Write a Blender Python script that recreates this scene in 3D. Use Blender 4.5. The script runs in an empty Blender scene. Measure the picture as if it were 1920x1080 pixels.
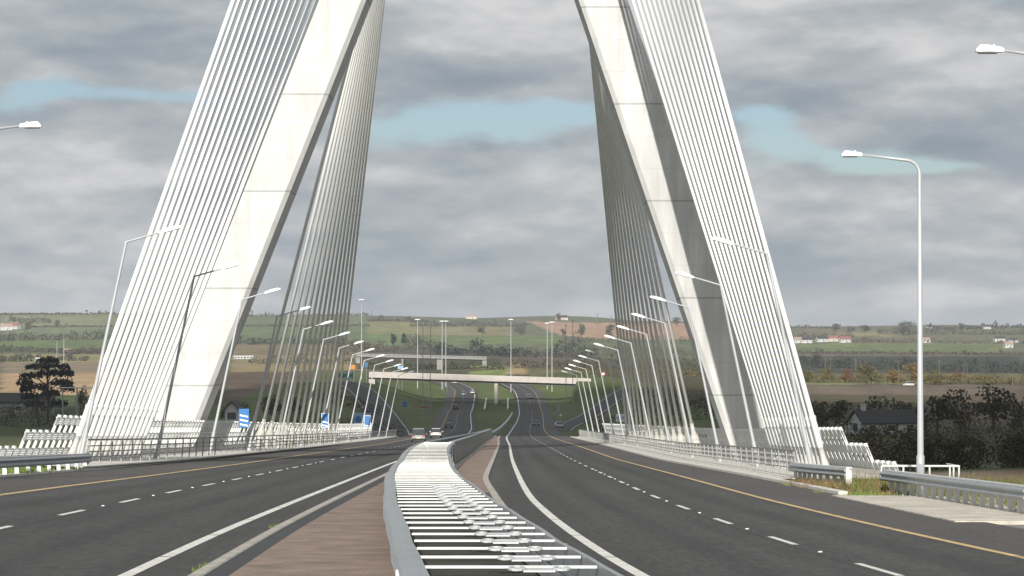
import bpy, bmesh, math, random
import numpy as np
from mathutils import Vector, Matrix
random.seed(7)
RN = random.Random(11)
S = bpy.context.scene
COL = S.collection
F = 4700.0          # focal length of the photograph in its own pixels (1920 wide)
CZ = 32.0           # camera height; everything else is measured from it
R = math.radians

# ------------------------------------------------------------------ helpers
def pchip(tab):
    xs = np.array([t[0] for t in tab], float); ys = np.array([t[1] for t in tab], float)
    h = np.diff(xs); d = np.diff(ys) / h
    m = np.zeros_like(xs); m[0] = d[0]; m[-1] = d[-1]
    for i in range(1, len(xs) - 1):
        if d[i-1] * d[i] > 0:
            w1 = 2*h[i] + h[i-1]; w2 = h[i] + 2*h[i-1]
            m[i] = (w1 + w2) / (w1/d[i-1] + w2/d[i])
    def f(x):
        if x <= xs[0]: return float(ys[0] + m[0]*(x-xs[0]))
        if x >= xs[-1]: return float(ys[-1] + m[-1]*(x-xs[-1]))
        i = int(np.searchsorted(xs, x) - 1); i = max(0, min(i, len(h)-1))
        t = (x - xs[i]) / h[i]
        return float((2*t**3-3*t*t+1)*ys[i] + (t**3-2*t*t+t)*h[i]*m[i] + (-2*t**3+3*t*t)*ys[i+1] + (t**3-t*t)*h[i]*m[i+1])
    return f

def lin(c):      # sRGB 0-255 -> linear
    return tuple(((v/255.0+0.055)/1.055)**2.4 if v > 10 else v/255.0/12.92 for v in c)

class MB:
    def __init__(s): s.v = []; s.f = []
    def add(s, vs, fs):
        o = len(s.v); s.v += [tuple(p) for p in vs]; s.f += [tuple(i+o for i in f) for f in fs]
    def box(s, c, size, M=None):
        sx, sy, sz = [k/2 for k in size]
        vs = [Vector((x, y, z)) for x in (-sx, sx) for y in (-sy, sy) for z in (-sz, sz)]
        if M is not None: vs = [M @ v for v in vs]
        c = Vector(c); s.add([v + c for v in vs], [(0,1,3,2),(4,6,7,5),(0,4,5,1),(2,3,7,6),(0,2,6,4),(1,5,7,3)])
    def beam(s, a, b, w, h, up=(0,0,1), cham=0):   # rectangular bar from a to b
        a = Vector(a); b = Vector(b); d = (b-a).normalized(); up = Vector(up)
        sd = d.cross(up)
        if sd.length < 1e-6: sd = d.cross(Vector((1,0,0)))
        sd.normalize(); u = sd.cross(d).normalized()
        vs = []
        for p in (a, b):
            for i, j in ((-1,-1),(1,-1),(1,1),(-1,1)): vs.append(p + sd*(i*w/2) + u*(j*h/2))
        s.add(vs, [(0,1,2,3),(7,6,5,4),(0,4,5,1),(1,5,6,2),(2,6,7,3),(3,7,4,0)])
    def tube(s, pts, rad, n=8, cap=True):
        pts = [Vector(p) for p in pts]
        if not isinstance(rad, (list, tuple)): rad = [rad]*len(pts)
        vs = []; fs = []
        ref = None
        for i, p in enumerate(pts):
            d = (pts[min(i+1, len(pts)-1)] - pts[max(i-1, 0)]).normalized()
            if ref is None:
                ref = d.cross(Vector((0,1,0)))
                if ref.length < 0.1: ref = d.cross(Vector((1,0,0)))
            ref = (ref - d*ref.dot(d)).normalized(); w = d.cross(ref)
            for k in range(n):
                a = 2*math.pi*k/n
                vs.append(p + (ref*math.cos(a) + w*math.sin(a))*rad[i])
        for i in range(len(pts)-1):
            for k in range(n):
                fs.append((i*n+k, i*n+(k+1) % n, (i+1)*n+(k+1) % n, (i+1)*n+k))
        if cap:
            fs.append(tuple(range(n-1, -1, -1))); fs.append(tuple(range((len(pts)-1)*n, len(pts)*n)))
        s.add(vs, fs)
    def prism(s, poly, axis_vec):   # closed polygon (3D points) swept along a vector
        n = len(poly); A = [Vector(p) for p in poly]; B = [p + Vector(axis_vec) for p in A]
        s.add(A + B, [tuple(range(n-1, -1, -1)), tuple(range(n, 2*n))] + [(i, (i+1) % n, n+(i+1) % n, n+i) for i in range(n)])
    def strip(s, left, right):      # sheet between two polylines
        vs = []; fs = []
        for a, b in zip(left, right): vs += [a, b]
        for i in range(len(left)-1): fs.append((2*i, 2*i+1, 2*i+3, 2*i+2))
        s.add(vs, fs)
    def loft(s, rings, closed=True, cap=True):
        n = len(rings[0]); vs = [p for r in rings for p in r]; fs = []
        for i in range(len(rings)-1):
            for k in range(n if closed else n-1):
                fs.append((i*n+k, i*n+(k+1) % n, (i+1)*n+(k+1) % n, (i+1)*n+k))
        if cap and closed:
            fs.append(tuple(range(n-1, -1, -1))); fs.append(tuple(range((len(rings)-1)*n, len(rings)*n)))
        s.add(vs, fs)
    def build(s, name, mat, parent=None, smooth=False, origin=None, bevel=0, fix=True):
        me = bpy.data.meshes.new(name)
        o = Vector(origin) if origin is not None else Vector((0,0,0))
        me.from_pydata([tuple(Vector(p)-o) for p in s.v], [], s.f); me.update()
        if fix or bevel:
            bm = bmesh.new(); bm.from_mesh(me)
            if fix: bmesh.ops.recalc_face_normals(bm, faces=bm.faces)
            if bevel:
                bmesh.ops.bevel(bm, geom=[e for e in bm.edges if len(e.link_faces) == 2 and e.calc_face_angle(0) > 0.5], offset=bevel, segments=2, affect='EDGES', clamp_overlap=True)
            bm.to_mesh(me); bm.free()
        if smooth:
            for p in me.polygons: p.use_smooth = True
        me.materials.append(mat)
        ob = bpy.data.objects.new(name, me); COL.objects.link(ob)
        ob.location = o
        if parent is not None:
            ob.parent = parent
            ob.location = o - parent_world(parent) if origin is not None else -parent_world(parent)
        return ob

def parent_world(p):
    v = Vector(p.location)
    q = p.parent
    while q is not None:
        v = v + Vector(q.location); q = q.parent
    return v

LABELS = {}
def tag(o, label=None, cat=None, group=None, kind=None):
    if label:
        o['label'] = label
        n = len(label.split())
        if n < 4 or n > 16: print('LABEL LENGTH', n, label)
        LABELS.setdefault(label, []).append(o)
    if cat: o['category'] = cat
    if group: o['group'] = group
    if kind: o['kind'] = kind
    return o
def thing(name, loc, label, cat, group=None):
    o = bpy.data.objects.new(name, None); COL.objects.link(o); o.location = loc; o.empty_display_size = 0.3
    return tag(o, label, cat, group)
def struct(mb, name, mat, **k):
    o = mb.build(name, mat, **k); o['kind'] = 'structure'; return o
def copy_tree(o, loc=None, rz=None, sc=None, parent=None):
    c = o.copy(); COL.objects.link(c)
    if parent is not None: c.parent = parent
    for k in ('label', 'category', 'group'):
        if parent is None and k in c.keys() and k == 'label': del c[k]
    if loc is not None: c.location = loc
    if rz is not None: c.rotation_euler = (0, 0, rz)
    if sc is not None: c.scale = sc
    for ch in [x for x in o.children]: copy_tree(ch, parent=c)
    return c
ORD = ['nearest','second nearest','third nearest','fourth nearest','fifth nearest','sixth nearest','seventh nearest','eighth nearest','ninth nearest','tenth nearest','eleventh nearest','twelfth nearest','thirteenth nearest','fourteenth nearest','fifteenth nearest','sixteenth nearest','seventeenth nearest','eighteenth nearest','nineteenth nearest','twentieth nearest']
NTH = ['first','second','third','fourth','fifth','sixth','seventh','eighth','ninth','tenth','eleventh','twelfth','thirteenth','fourteenth']

# ------------------------------------------------------------------ materials
def mat(name, c, rough=0.7, var=0.12, scale=1.0, metal=0.0, bump=0.0, bscale=None, fine=0.0, fscale=20.0, spec=0.5, stretch=(1,1,1)):
    m = bpy.data.materials.new(name); m.use_nodes = True
    nt = m.node_tree; N = nt.nodes; L = nt.links
    b = N['Principled BSDF']; b.inputs['Roughness'].default_value = rough; b.inputs['Metallic'].default_value = metal
    b.inputs['Specular IOR Level'].default_value = spec
    g = N.new('ShaderNodeNewGeometry')
    vm = N.new('ShaderNodeVectorMath'); vm.operation = 'MULTIPLY'; vm.inputs[1].default_value = stretch
    L.new(g.outputs['Position'], vm.inputs[0])
    n = N.new('ShaderNodeTexNoise'); n.inputs['Scale'].default_value = scale; n.inputs['Detail'].default_value = 5; n.inputs['Roughness'].default_value = 0.6
    L.new(vm.outputs[0], n.inputs['Vector'])
    mr = N.new('ShaderNodeMapRange'); mr.inputs['From Min'].default_value = 0.3; mr.inputs['From Max'].default_value = 0.7
    mr.inputs['To Min'].default_value = 1-var; mr.inputs['To Max'].default_value = 1+var
    L.new(n.outputs['Fac'], mr.inputs['Value'])
    fac = mr.outputs['Result']
    if fine:
        n2 = N.new('ShaderNodeTexNoise'); n2.inputs['Scale'].default_value = fscale; n2.inputs['Detail'].default_value = 3
        L.new(vm.outputs[0], n2.inputs['Vector'])
        mr2 = N.new('ShaderNodeMapRange'); mr2.inputs['From Min'].default_value = 0.3; mr2.inputs['From Max'].default_value = 0.7
        mr2.inputs['To Min'].default_value = 1-fine; mr2.inputs['To Max'].default_value = 1+fine
        L.new(n2.outputs['Fac'], mr2.inputs['Value'])
        mm = N.new('ShaderNodeMath'); mm.operation = 'MULTIPLY'; L.new(fac, mm.inputs[0]); L.new(mr2.outputs['Result'], mm.inputs[1]); fac = mm.outputs[0]
    sc = N.new('ShaderNodeVectorMath'); sc.operation = 'SCALE'; sc.inputs[0].default_value = c[:3]
    L.new(fac, sc.inputs['Scale']); L.new(sc.outputs[0], b.inputs['Base Color'])
    if bump:
        bn = N.new('ShaderNodeBump'); bn.inputs['Strength'].default_value = bump; bn.inputs['Distance'].default_value = 0.02
        n3 = N.new('ShaderNodeTexNoise'); n3.inputs['Scale'].default_value = bscale or fscale; n3.inputs['Detail'].default_value = 4
        L.new(vm.outputs[0], n3.inputs['Vector']); L.new(n3.outputs['Fac'], bn.inputs['Height']); L.new(bn.outputs['Normal'], b.inputs['Normal'])
    return m

M = {}
M['asphalt'] = mat('asphalt', (.056,.054,.052), .88, .10, .12, fine=.22, fscale=9, bump=.35, bscale=30, spec=.3, stretch=(1,.12,1))
M['asphalt_dark'] = mat('asphalt_dark', (.060,.061,.062), .9, .12, .3, fine=.2, fscale=12, spec=.3)
M['shoulder'] = mat('shoulder', (.088,.082,.076), .9, .14, .3, fine=.2, fscale=12, spec=.3, stretch=(1,.2,1))
M['white_line'] = mat('white_line', (.70,.68,.62), .7, .12, 2, fine=.12, fscale=6)
M['yellow_line'] = mat('yellow_line', (.58,.41,.19), .7, .15, 1.5, fine=.12, fscale=6)
M['kerb'] = mat('kerb', (.40,.37,.32), .85, .2, 1.2, fine=.15, fscale=8)
M['paleconc'] = mat('pale_concrete', (.60,.57,.51), .85, .12, .6, fine=.1, fscale=10)
M['slab'] = mat('slab_concrete', (.54,.49,.41), .9, .24, .9, fine=.16, fscale=7)
M['galv'] = mat('galvanised_steel', (.33,.345,.355), .5, .1, 2, metal=.35, fine=.06, fscale=15)
M['galv_light'] = mat('galvanised_light', (.60,.61,.61), .5, .08, 2, metal=.15)
M['strut'] = mat('white_galvanised_strut', (.74,.74,.70), .5, .1, 3, metal=.05)
M['white_paint'] = mat('white_paint', (.78,.78,.75), .5, .06, 1.5)
M['white_steel'] = mat('white_steel', (.63,.63,.60), .5, .06, 1.5)
M['sheath'] = mat('cable_sheath', (.78,.78,.755), .42, .06, .35, spec=.5, stretch=(1,1,.4))
M['anchor'] = mat('cable_anchor', (.54,.53,.48), .65, .2, 1.2)
M['railing'] = mat('grey_railing', (.27,.27,.26), .5, .08, 2, metal=.2)
M['lamp_grey'] = mat('lamp_grey', (.44,.45,.46), .42, .05, 2, metal=.15)
M['lamp_head'] = mat('lamp_head', (.76,.77,.77), .45, .04, 2)
M['lens'] = mat('lamp_lens', (.16,.16,.16), .2, .04, 2)
M['soil'] = mat('mossy_soil', (.035,.036,.022), .95, .3, 2.0, fine=.3, fscale=12)
M['gravel'] = mat('gravel', (.22,.205,.185), .95, .2, 2.5, fine=.3, fscale=14, bump=.6)
M['bridge_conc'] = mat('bridge_concrete', (.46,.42,.38), .85, .12, .4, fine=.08, fscale=4)
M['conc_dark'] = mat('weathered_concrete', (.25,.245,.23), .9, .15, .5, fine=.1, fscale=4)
M['blue_sign'] = mat('blue_sign', (.015,.14,.38), .45, .03)
M['pale_blue'] = mat('pale_blue_sign', (.25,.40,.55), .5, .03)
M['white_sign'] = mat('white_sign', (.78,.78,.78), .45, .03)
M['green_sign'] = mat('green_sign', (.01,.24,.15), .45, .03)
M['brown_sign'] = mat('brown_sign', (.24,.10,.07), .5, .03)
M['red_sign'] = mat('red_sign', (.55,.04,.035), .45, .03)
M['orange'] = mat('orange_sign', (.62,.19,.02), .5, .03)
M['grey_back'] = mat('sign_back', (.27,.28,.29), .5, .05)
M['black'] = mat('black_rubber', (.018,.018,.018), .8, .1)
M['glass'] = mat('car_glass', (.03,.035,.04), .08, .02, spec=.8)
M['tail'] = mat('tail_lamp', (.35,.015,.012), .3, .02)
M['headlamp'] = mat('head_lamp', (.7,.7,.7), .15, .02)
M['plate'] = mat('number_plate', (.7,.66,.3), .4, .02)
for nm, c in (('silver',(.30,.31,.31)),('white',(.58,.58,.57)),('black',(.025,.026,.03)),('darkred',(.11,.018,.02)),('teal',(.12,.24,.25)),('blue',(.03,.05,.10))):
    M['car_'+nm] = mat('car_paint_'+nm, c, .25, .02, spec=.6)
M['render_white'] = mat('render_white', (.52,.52,.50), .85, .08, .6)
M['render_cream'] = mat('render_cream', (.58,.50,.40), .85, .08, .6)
M['roof_slate'] = mat('roof_slate', (.045,.042,.042), .8, .15, 1.5)
M['roof_red'] = mat('roof_red', (.25,.105,.08), .8, .15, 1.2)
M['roof_pink'] = mat('roof_pale_red', (.34,.235,.19), .8, .15, 1.2)
M['win'] = mat('window_glass', (.05,.055,.06), .15, .05, spec=.8)
M['wood'] = mat('pole_wood', (.16,.125,.09), .9, .15, 3)
M['bark'] = mat('bark', (.07,.055,.042), .95, .2, 2)
M['grass_blade'] = mat('grass_blade', (.17,.22,.055), .8, .35, 1.4, spec=.15)
M['weed_blade'] = mat('weed_blade', (.15,.15,.06), .8, .4, 1.2, spec=.15)

def wear(m):      # wheel tracks, lane seams and patches, laid along the lanes
    nt = m.node_tree; N = nt.nodes; L = nt.links; b = N['Principled BSDF']
    src = b.inputs['Base Color'].links[0].from_socket
    uv = N.new('ShaderNodeUVMap'); uv.uv_map = 'lane'; sp = N.new('ShaderNodeSeparateXYZ'); L.new(uv.outputs[0], sp.inputs[0])
    def mt(op, a, c=None, d=None):
        n = N.new('ShaderNodeMath'); n.operation = op
        for i, v in enumerate((a, c, d)):
            if v is None: continue
            if isinstance(v, (int, float)): n.inputs[i].default_value = v
            else: L.new(v, n.inputs[i])
        return n.outputs[0]
    def nz(sx, sy, det=4):
        c = N.new('ShaderNodeCombineXYZ'); L.new(mt('MULTIPLY', sp.outputs[0], sx), c.inputs[0]); L.new(mt('MULTIPLY', sp.outputs[1], sy), c.inputs[1])
        n = N.new('ShaderNodeTexNoise'); n.inputs['Scale'].default_value = 1; n.inputs['Detail'].default_value = det; L.new(c.outputs[0], n.inputs['Vector']); return n.outputs['Fac']
    wob = mt('MULTIPLY', mt('SUBTRACT', nz(.2,.03), .5), .6); u = mt('ADD', sp.outputs[0], wob)
    f = 1.0
    for c, w, a in ((1.15,.42,.17),(2.95,.42,.18),(5.0,.4,.20),(6.6,.4,.18),(2.05,.3,-.13),(5.8,.3,-.14)):
        q = mt('DIVIDE', mt('SUBTRACT', u, c), w); g = mt('POWER', 2.718, mt('MULTIPLY', mt('MULTIPLY', q, q), -1))
        f = mt('ADD', f, mt('MULTIPLY', g, a))
    f = mt('ADD', f, mt('MULTIPLY', mt('SUBTRACT', nz(1.4,.02,5), .5), .62))
    f = mt('ADD', f, mt('MULTIPLY', mt('SUBTRACT', nz(.5,.13,6), .5), .5))
    seam = mt('LESS_THAN', mt('ABSOLUTE', mt('SUBTRACT', mt('ADD', sp.outputs[0], mt('MULTIPLY', wob, .06)), 3.86)), .035)
    f = mt('SUBTRACT', f, mt('MULTIPLY', seam, .3))
    spots = mt('GREATER_THAN', nz(1.7,.9,2), .69); f = mt('SUBTRACT', f, mt('MULTIPLY', spots, .14))
    sc = N.new('ShaderNodeVectorMath'); sc.operation = 'SCALE'; L.new(src, sc.inputs[0]); L.new(f, sc.inputs['Scale']); L.new(sc.outputs[0], b.inputs['Base Color'])
wear(M['asphalt'])
def brick_mat():
    m = bpy.data.materials.new('paver_brick'); m.use_nodes = True; nt = m.node_tree; N = nt.nodes; L = nt.links
    b = N['Principled BSDF']; b.inputs['Roughness'].default_value = .9
    g = N.new('ShaderNodeNewGeometry')
    br = N.new('ShaderNodeTexBrick'); br.inputs['Scale'].default_value = 1.0
    br.inputs['Brick Width'].default_value = .21; br.inputs['Row Height'].default_value = .105; br.inputs['Mortar Size'].default_value = .006; br.inputs['Bias'].default_value = -.1
    br.inputs['Color1'].default_value = (.285,.193,.148,1); br.inputs['Color2'].default_value = (.215,.165,.13,1); br.inputs['Mortar'].default_value = (.15,.125,.105,1)
    L.new(g.outputs['Position'], br.inputs['Vector'])
    n = N.new('ShaderNodeTexNoise'); n.inputs['Scale'].default_value = 1.1; n.inputs['Detail'].default_value = 6
    L.new(g.outputs['Position'], n.inputs['Vector'])
    mr = N.new('ShaderNodeMapRange'); mr.inputs['From Min'].default_value = .3; mr.inputs['From Max'].default_value = .7; mr.inputs['To Min'].default_value = .75; mr.inputs['To Max'].default_value = 1.25
    L.new(n.outputs['Fac'], mr.inputs['Value'])
    sc = N.new('ShaderNodeVectorMath'); sc.operation = 'SCALE'; L.new(br.outputs['Color'], sc.inputs[0]); L.new(mr.outputs['Result'], sc.inputs['Scale'])
    L.new(sc.outputs[0], b.inputs['Base Color']); return m
M['brick'] = brick_mat()

def pylon_mat():
    m = bpy.data.materials.new('pylon_concrete'); m.use_nodes = True; nt = m.node_tree; N = nt.nodes; L = nt.links
    b = N['Principled BSDF']; b.inputs['Roughness'].default_value = .85
    tc = N.new('ShaderNodeTexCoord')
    sx = N.new('ShaderNodeSeparateXYZ'); L.new(tc.outputs['Object'], sx.inputs[0])
    def line(period, off, width, dark):
        a = N.new('ShaderNodeMath'); a.operation = 'ADD'; L.new(sx.outputs['Z'], a.inputs[0]); a.inputs[1].default_value = off
        p = N.new('ShaderNodeMath'); p.operation = 'PINGPONG'; L.new(a.outputs[0], p.inputs[0]); p.inputs[1].default_value = period/2
        mr = N.new('ShaderNodeMapRange'); mr.inputs['From Min'].default_value = width*.5; mr.inputs['From Max'].default_value = width; mr.inputs['To Min'].default_value = dark; mr.inputs['To Max'].default_value = 1
        L.new(p.outputs[0], mr.inputs['Value']); return mr.outputs['Result']
    n0 = N.new('ShaderNodeTexNoise'); n0.inputs['Scale'].default_value = .35; n0.inputs['Detail'].default_value = 3; L.new(tc.outputs['Object'], n0.inputs['Vector'])
    l1 = line(6.75, -2.3+6.75*10, .08, .70); l2 = line(2.25, -2.3+6.75*10, .06, .93)
    vm = N.new('ShaderNodeVectorMath'); vm.operation = 'MULTIPLY'; vm.inputs[1].default_value = (1.6,1.6,.16); L.new(tc.outputs['Object'], vm.inputs[0])
    n1 = N.new('ShaderNodeTexNoise'); n1.inputs['Scale'].default_value = .9; n1.inputs['Detail'].default_value = 7; n1.inputs['Roughness'].default_value = .62; L.new(vm.outputs[0], n1.inputs['Vector'])
    mr = N.new('ShaderNodeMapRange'); mr.inputs['From Min'].default_value = .25; mr.inputs['From Max'].default_value = .75; mr.inputs['To Min'].default_value = .78; mr.inputs['To Max'].default_value = 1.1
    L.new(n1.outputs['Fac'], mr.inputs['Value'])
    mr0 = N.new('ShaderNodeMapRange'); mr0.inputs['From Min'].default_value = .35; mr0.inputs['From Max'].default_value = .65; mr0.inputs['To Min'].default_value = .93; mr0.inputs['To Max'].default_value = 1.05
    L.new(n0.outputs['Fac'], mr0.inputs['Value'])
    f = mr.outputs['Result']
    for o in (mr0.outputs['Result'], l1, l2):
        x = N.new('ShaderNodeMath'); x.operation = 'MULTIPLY'; L.new(f, x.inputs[0]); L.new(o, x.inputs[1]); f = x.outputs[0]
    sc = N.new('ShaderNodeVectorMath'); sc.operation = 'SCALE'; sc.inputs[0].default_value = (.600,.597,.572); L.new(f, sc.inputs['Scale'])
    L.new(sc.outputs[0], b.inputs['Base Color']); return m
M['pylon'] = pylon_mat()

def leaf_mat(name, c, c2=None, scale=.35, var=.45, trans=.15):
    m = bpy.data.materials.new(name); m.use_nodes = True; nt = m.node_tree; N = nt.nodes; L = nt.links
    b = N['Principled BSDF']; b.inputs['Roughness'].default_value = .75; b.inputs['Specular IOR Level'].default_value = .2
    g = N.new('ShaderNodeNewGeometry')
    n = N.new('ShaderNodeTexNoise'); n.inputs['Scale'].default_value = scale; n.inputs['Detail'].default_value = 4; L.new(g.outputs['Position'], n.inputs['Vector'])
    mx = N.new('ShaderNodeMix'); mx.data_type = 'RGBA'; c2 = c2 or tuple(v*(1+var) for v in c)
    mx.inputs['A'].default_value = (c[0]*(1-var), c[1]*(1-var), c[2]*(1-var), 1); mx.inputs['B'].default_value = (*c2, 1)
    mr = N.new('ShaderNodeMapRange'); mr.inputs['From Min'].default_value = .32; mr.inputs['From Max'].default_value = .68; L.new(n.outputs['Fac'], mr.inputs['Value'])
    ad = N.new('ShaderNodeMath'); ad.operation = 'MULTIPLY_ADD'; L.new(g.outputs['Random Per Island'], ad.inputs[0]); ad.inputs[1].default_value = .5; 
    hf = N.new('ShaderNodeMath'); hf.operation = 'MULTIPLY'; hf.inputs[1].default_value = .5; L.new(mr.outputs['Result'], hf.inputs[0]); L.new(hf.outputs[0], ad.inputs[2])
    L.new(ad.outputs[0], mx.inputs['Factor']); L.new(mx.outputs['Result'], b.inputs['Base Color'])
    return m
M['lf_dark'] = leaf_mat('foliage_dark', (.078,.070,.040))
M['lf_conifer'] = leaf_mat('foliage_conifer', (.026,.036,.030))
M['lf_green'] = leaf_mat('foliage_green', (.042,.052,.026))
M['lf_olive'] = leaf_mat('foliage_olive', (.095,.088,.036), (.17,.14,.05))
M['lf_orange'] = leaf_mat('foliage_orange', (.17,.11,.045), (.25,.16,.06))
M['lf_red'] = leaf_mat('foliage_rust', (.15,.075,.045), (.22,.11,.06))
M['lf_grey'] = leaf_mat('foliage_greygreen', (.075,.08,.055))
M['lf_brown'] = leaf_mat('foliage_brown', (.085,.068,.050))
M['lf_hedge'] = leaf_mat('foliage_hedge', (.062,.054,.032), (.115,.09,.05))

# ------------------------------------------------------------------ alignment of the road
hR = pchip([(-80,-.2),(0,2.4),(160,7.6),(326,13.0),(404,15.45),(500,18.3),(600,20.7),(700,22.3),(780,23.0),(835,22.9),(880,21.4),(930,19.8),(1000,18.4),(1080,17.3),(1300,16.6),(1500,17)])
WR = pchip([(-80,10),(0,4.4),(30,2.6),(47,1.65),(64,1.02),(83,.58),(122,.25),(168,0),(267,-.25),(404,-.85),(500,-.5),(600,.25),(720,1.6),(820,2.4),(880,2.2),(960,1.0),(1020,-2.6),(1080,-7),(1300,-34)])
WL = pchip([(-80,-2.5),(0,-4.9),(39,-6.05),(59,-6.45),(99,-6.8),(160,-7.2),(267,-7.4),(404,-7.9),(500,-8.6),(600,-9.7),(720,-11.8),(820,-13.3),(880,-13.4),(960,-14.4),(1020,-18.4),(1080,-25),(1300,-62)])
CB = pchip([(-80,-2.0),(100,-2.9),(200,-3.05),(300,-3.7),(404,-3.9),(500,-4)])
SL = pchip([(-80,.065),(50,.065),(69,.06),(104,.043),(141,.029),(176,.023),(260,.010),(326,.002),(404,0),(1500,0)])
SR = pchip([(-80,0),(95,0),(146,.010),(176,.018),(240,.010),(326,.002),(404,0),(1500,0)])
def zr(x, D, dz=0.0):
    z = CZ - hR(D)
    wl = WL(D); wr = WR(D)
    if x < wl: z += SL(D)*min(wl-x, 26)
    if x > wr: z -= SR(D)*min(x-wr, 26)
    return z + dz
def U(u, D, h=0.0):           # point at lateral offset u from the bridge axis, height h over the deck
    x = CB(D)+u
    return Vector((x, D, zr(x, D, h)))
def Dlist(a, b, near=2.0):
    out = [a]; d = a
    while d < b:
        d += near if d < 150 else (5.0 if d < 420 else 12.0)
        out.append(min(d, b))
    return out

D_BR0, D_BR1 = 103.0, 404.0

# ------------------------------------------------------------------ terrain
HLt = pchip([(-120,-1),(0,2.6),(60,4.3),(100,5.5),(125,8.0),(160,11),(220,13.6),(300,15),(400,15.4),(500,15.5),(600,15),(700,14.2),(850,13.4),(1100,14),(1500,12.8),(2000,6.4),(2500,-5.3),(3000,-22),(3350,-36),(3600,-38),(4200,-20),(6500,10)])
HRt = pchip([(-120,-1),(0,2.8),(60,4.8),(100,5.6),(130,6.9),(170,8.2),(200,9.6),(250,12.6),(330,14.8),(430,15.6),(600,17.0),(800,17.9),(1000,17.6),(1300,18.2),(1500,17.5),(2000,12),(2500,5.3),(3000,-5),(3500,-20),(3700,-22),(4300,-5),(6500,25)])
HCt = pchip([(400,16),(600,18),(880,15.5),(1000,14.5),(1300,13.5),(1600,11),(2000,4),(2400,-3),(2800,-13),(3200,-25),(3450,-32),(3700,-33),(4300,-12),(6500,15)])
def sm(t): t = max(0.0, min(1.0, t)); return t*t*(3-2*t)
def hump(x, D):
    s = math.sin(x*.011+1.3)*math.sin(D*.0061) + .6*math.sin(x*.023+D*.009)
    return s*min(2.5, max(0, (D-500)/700))
def ztab(x, D):
    hl = HLt(D); hr = HRt(D)
    w = sm((x+70)/(140+max(0, D-1000)*.12))
    if D > 1000: w = sm((x/D+.06)/.18)
    h = hl*(1-w)+hr*w
    if D > 420:
        k = math.exp(-(x/(D*.055))**2)*sm((D-420)/400)
        h = h*(1-k)+HCt(D)*k
    return CZ-h+hump(x, D)
def tz(x, D):
    t = ztab(x, D)
    if D < D_BR0:
        lo = CB(D)-22; hi = CB(D)+19
        d = max(lo-x, x-hi, 0)
        zz = zr(min(max(x, lo), hi), D, -.16)
        if d <= 0: return zz
        return zz*(1-sm(d/30))+t*sm(d/30)
    if D <= D_BR1+6:
        u = abs(x-CB(D))
        under = zr(CB(D), D)-3.2-5.5*sm((D-D_BR0)/60)*sm((D_BR1-D)/60)
        return under*(1-sm((u-21)/9))+t*sm((u-21)/9)
    if D < 1500:
        lo = WL(D)-13; hi = WR(D)+13
        d = max(lo-x, x-hi, 0)
        fade = sm((1500-D)/350)
        zz = zr(min(max(x, lo), hi), D, -.22)
        if d <= 0:
            xm = (WL(D)+WR(D))/2
            if WL(D) < x < WR(D): zz -= .5*(1-((x-xm)/((WR(D)-WL(D))/2))**2)
            r = zz
        else: r = zz*(1-sm(d/26))+t*sm(d/26)
        b = math.exp(-((D-880)/16)**2)
        if x > WR(D)+20 and b > .02:
            top = CZ-13.9-.018*(x-20)
            r = max(r, r*(1-b)+top*b)
        return r*fade+t*(1-fade)
    return t
def ground(px, row, dmin=430, dmax=4000):   # where the line of sight of a place in the photograph meets the land
    d = dmin; pd = None
    while d < dmax:
        x = (px-960)/F*d
        if (CZ+(640-row)/F*d) <= tz(x, d): 
            lo, hi = (pd or dmin), d
            for _ in range(20):
                m = (lo+hi)/2
                if CZ+(640-row)/F*m <= tz((px-960)/F*m, m): hi = m
                else: lo = m
            x = (px-960)/F*hi
            return Vector((x, hi, tz(x, hi)))
        pd = d; d += 8 if d < 1200 else 20
    x = (px-960)/F*3300
    return Vector((x, 3300, tz(x, 3300)))
def at(px, row, D): return Vector(((px-960)/F*D, D, CZ+(640-row)/F*D))

GRASS = (.075,.092,.035)
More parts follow.
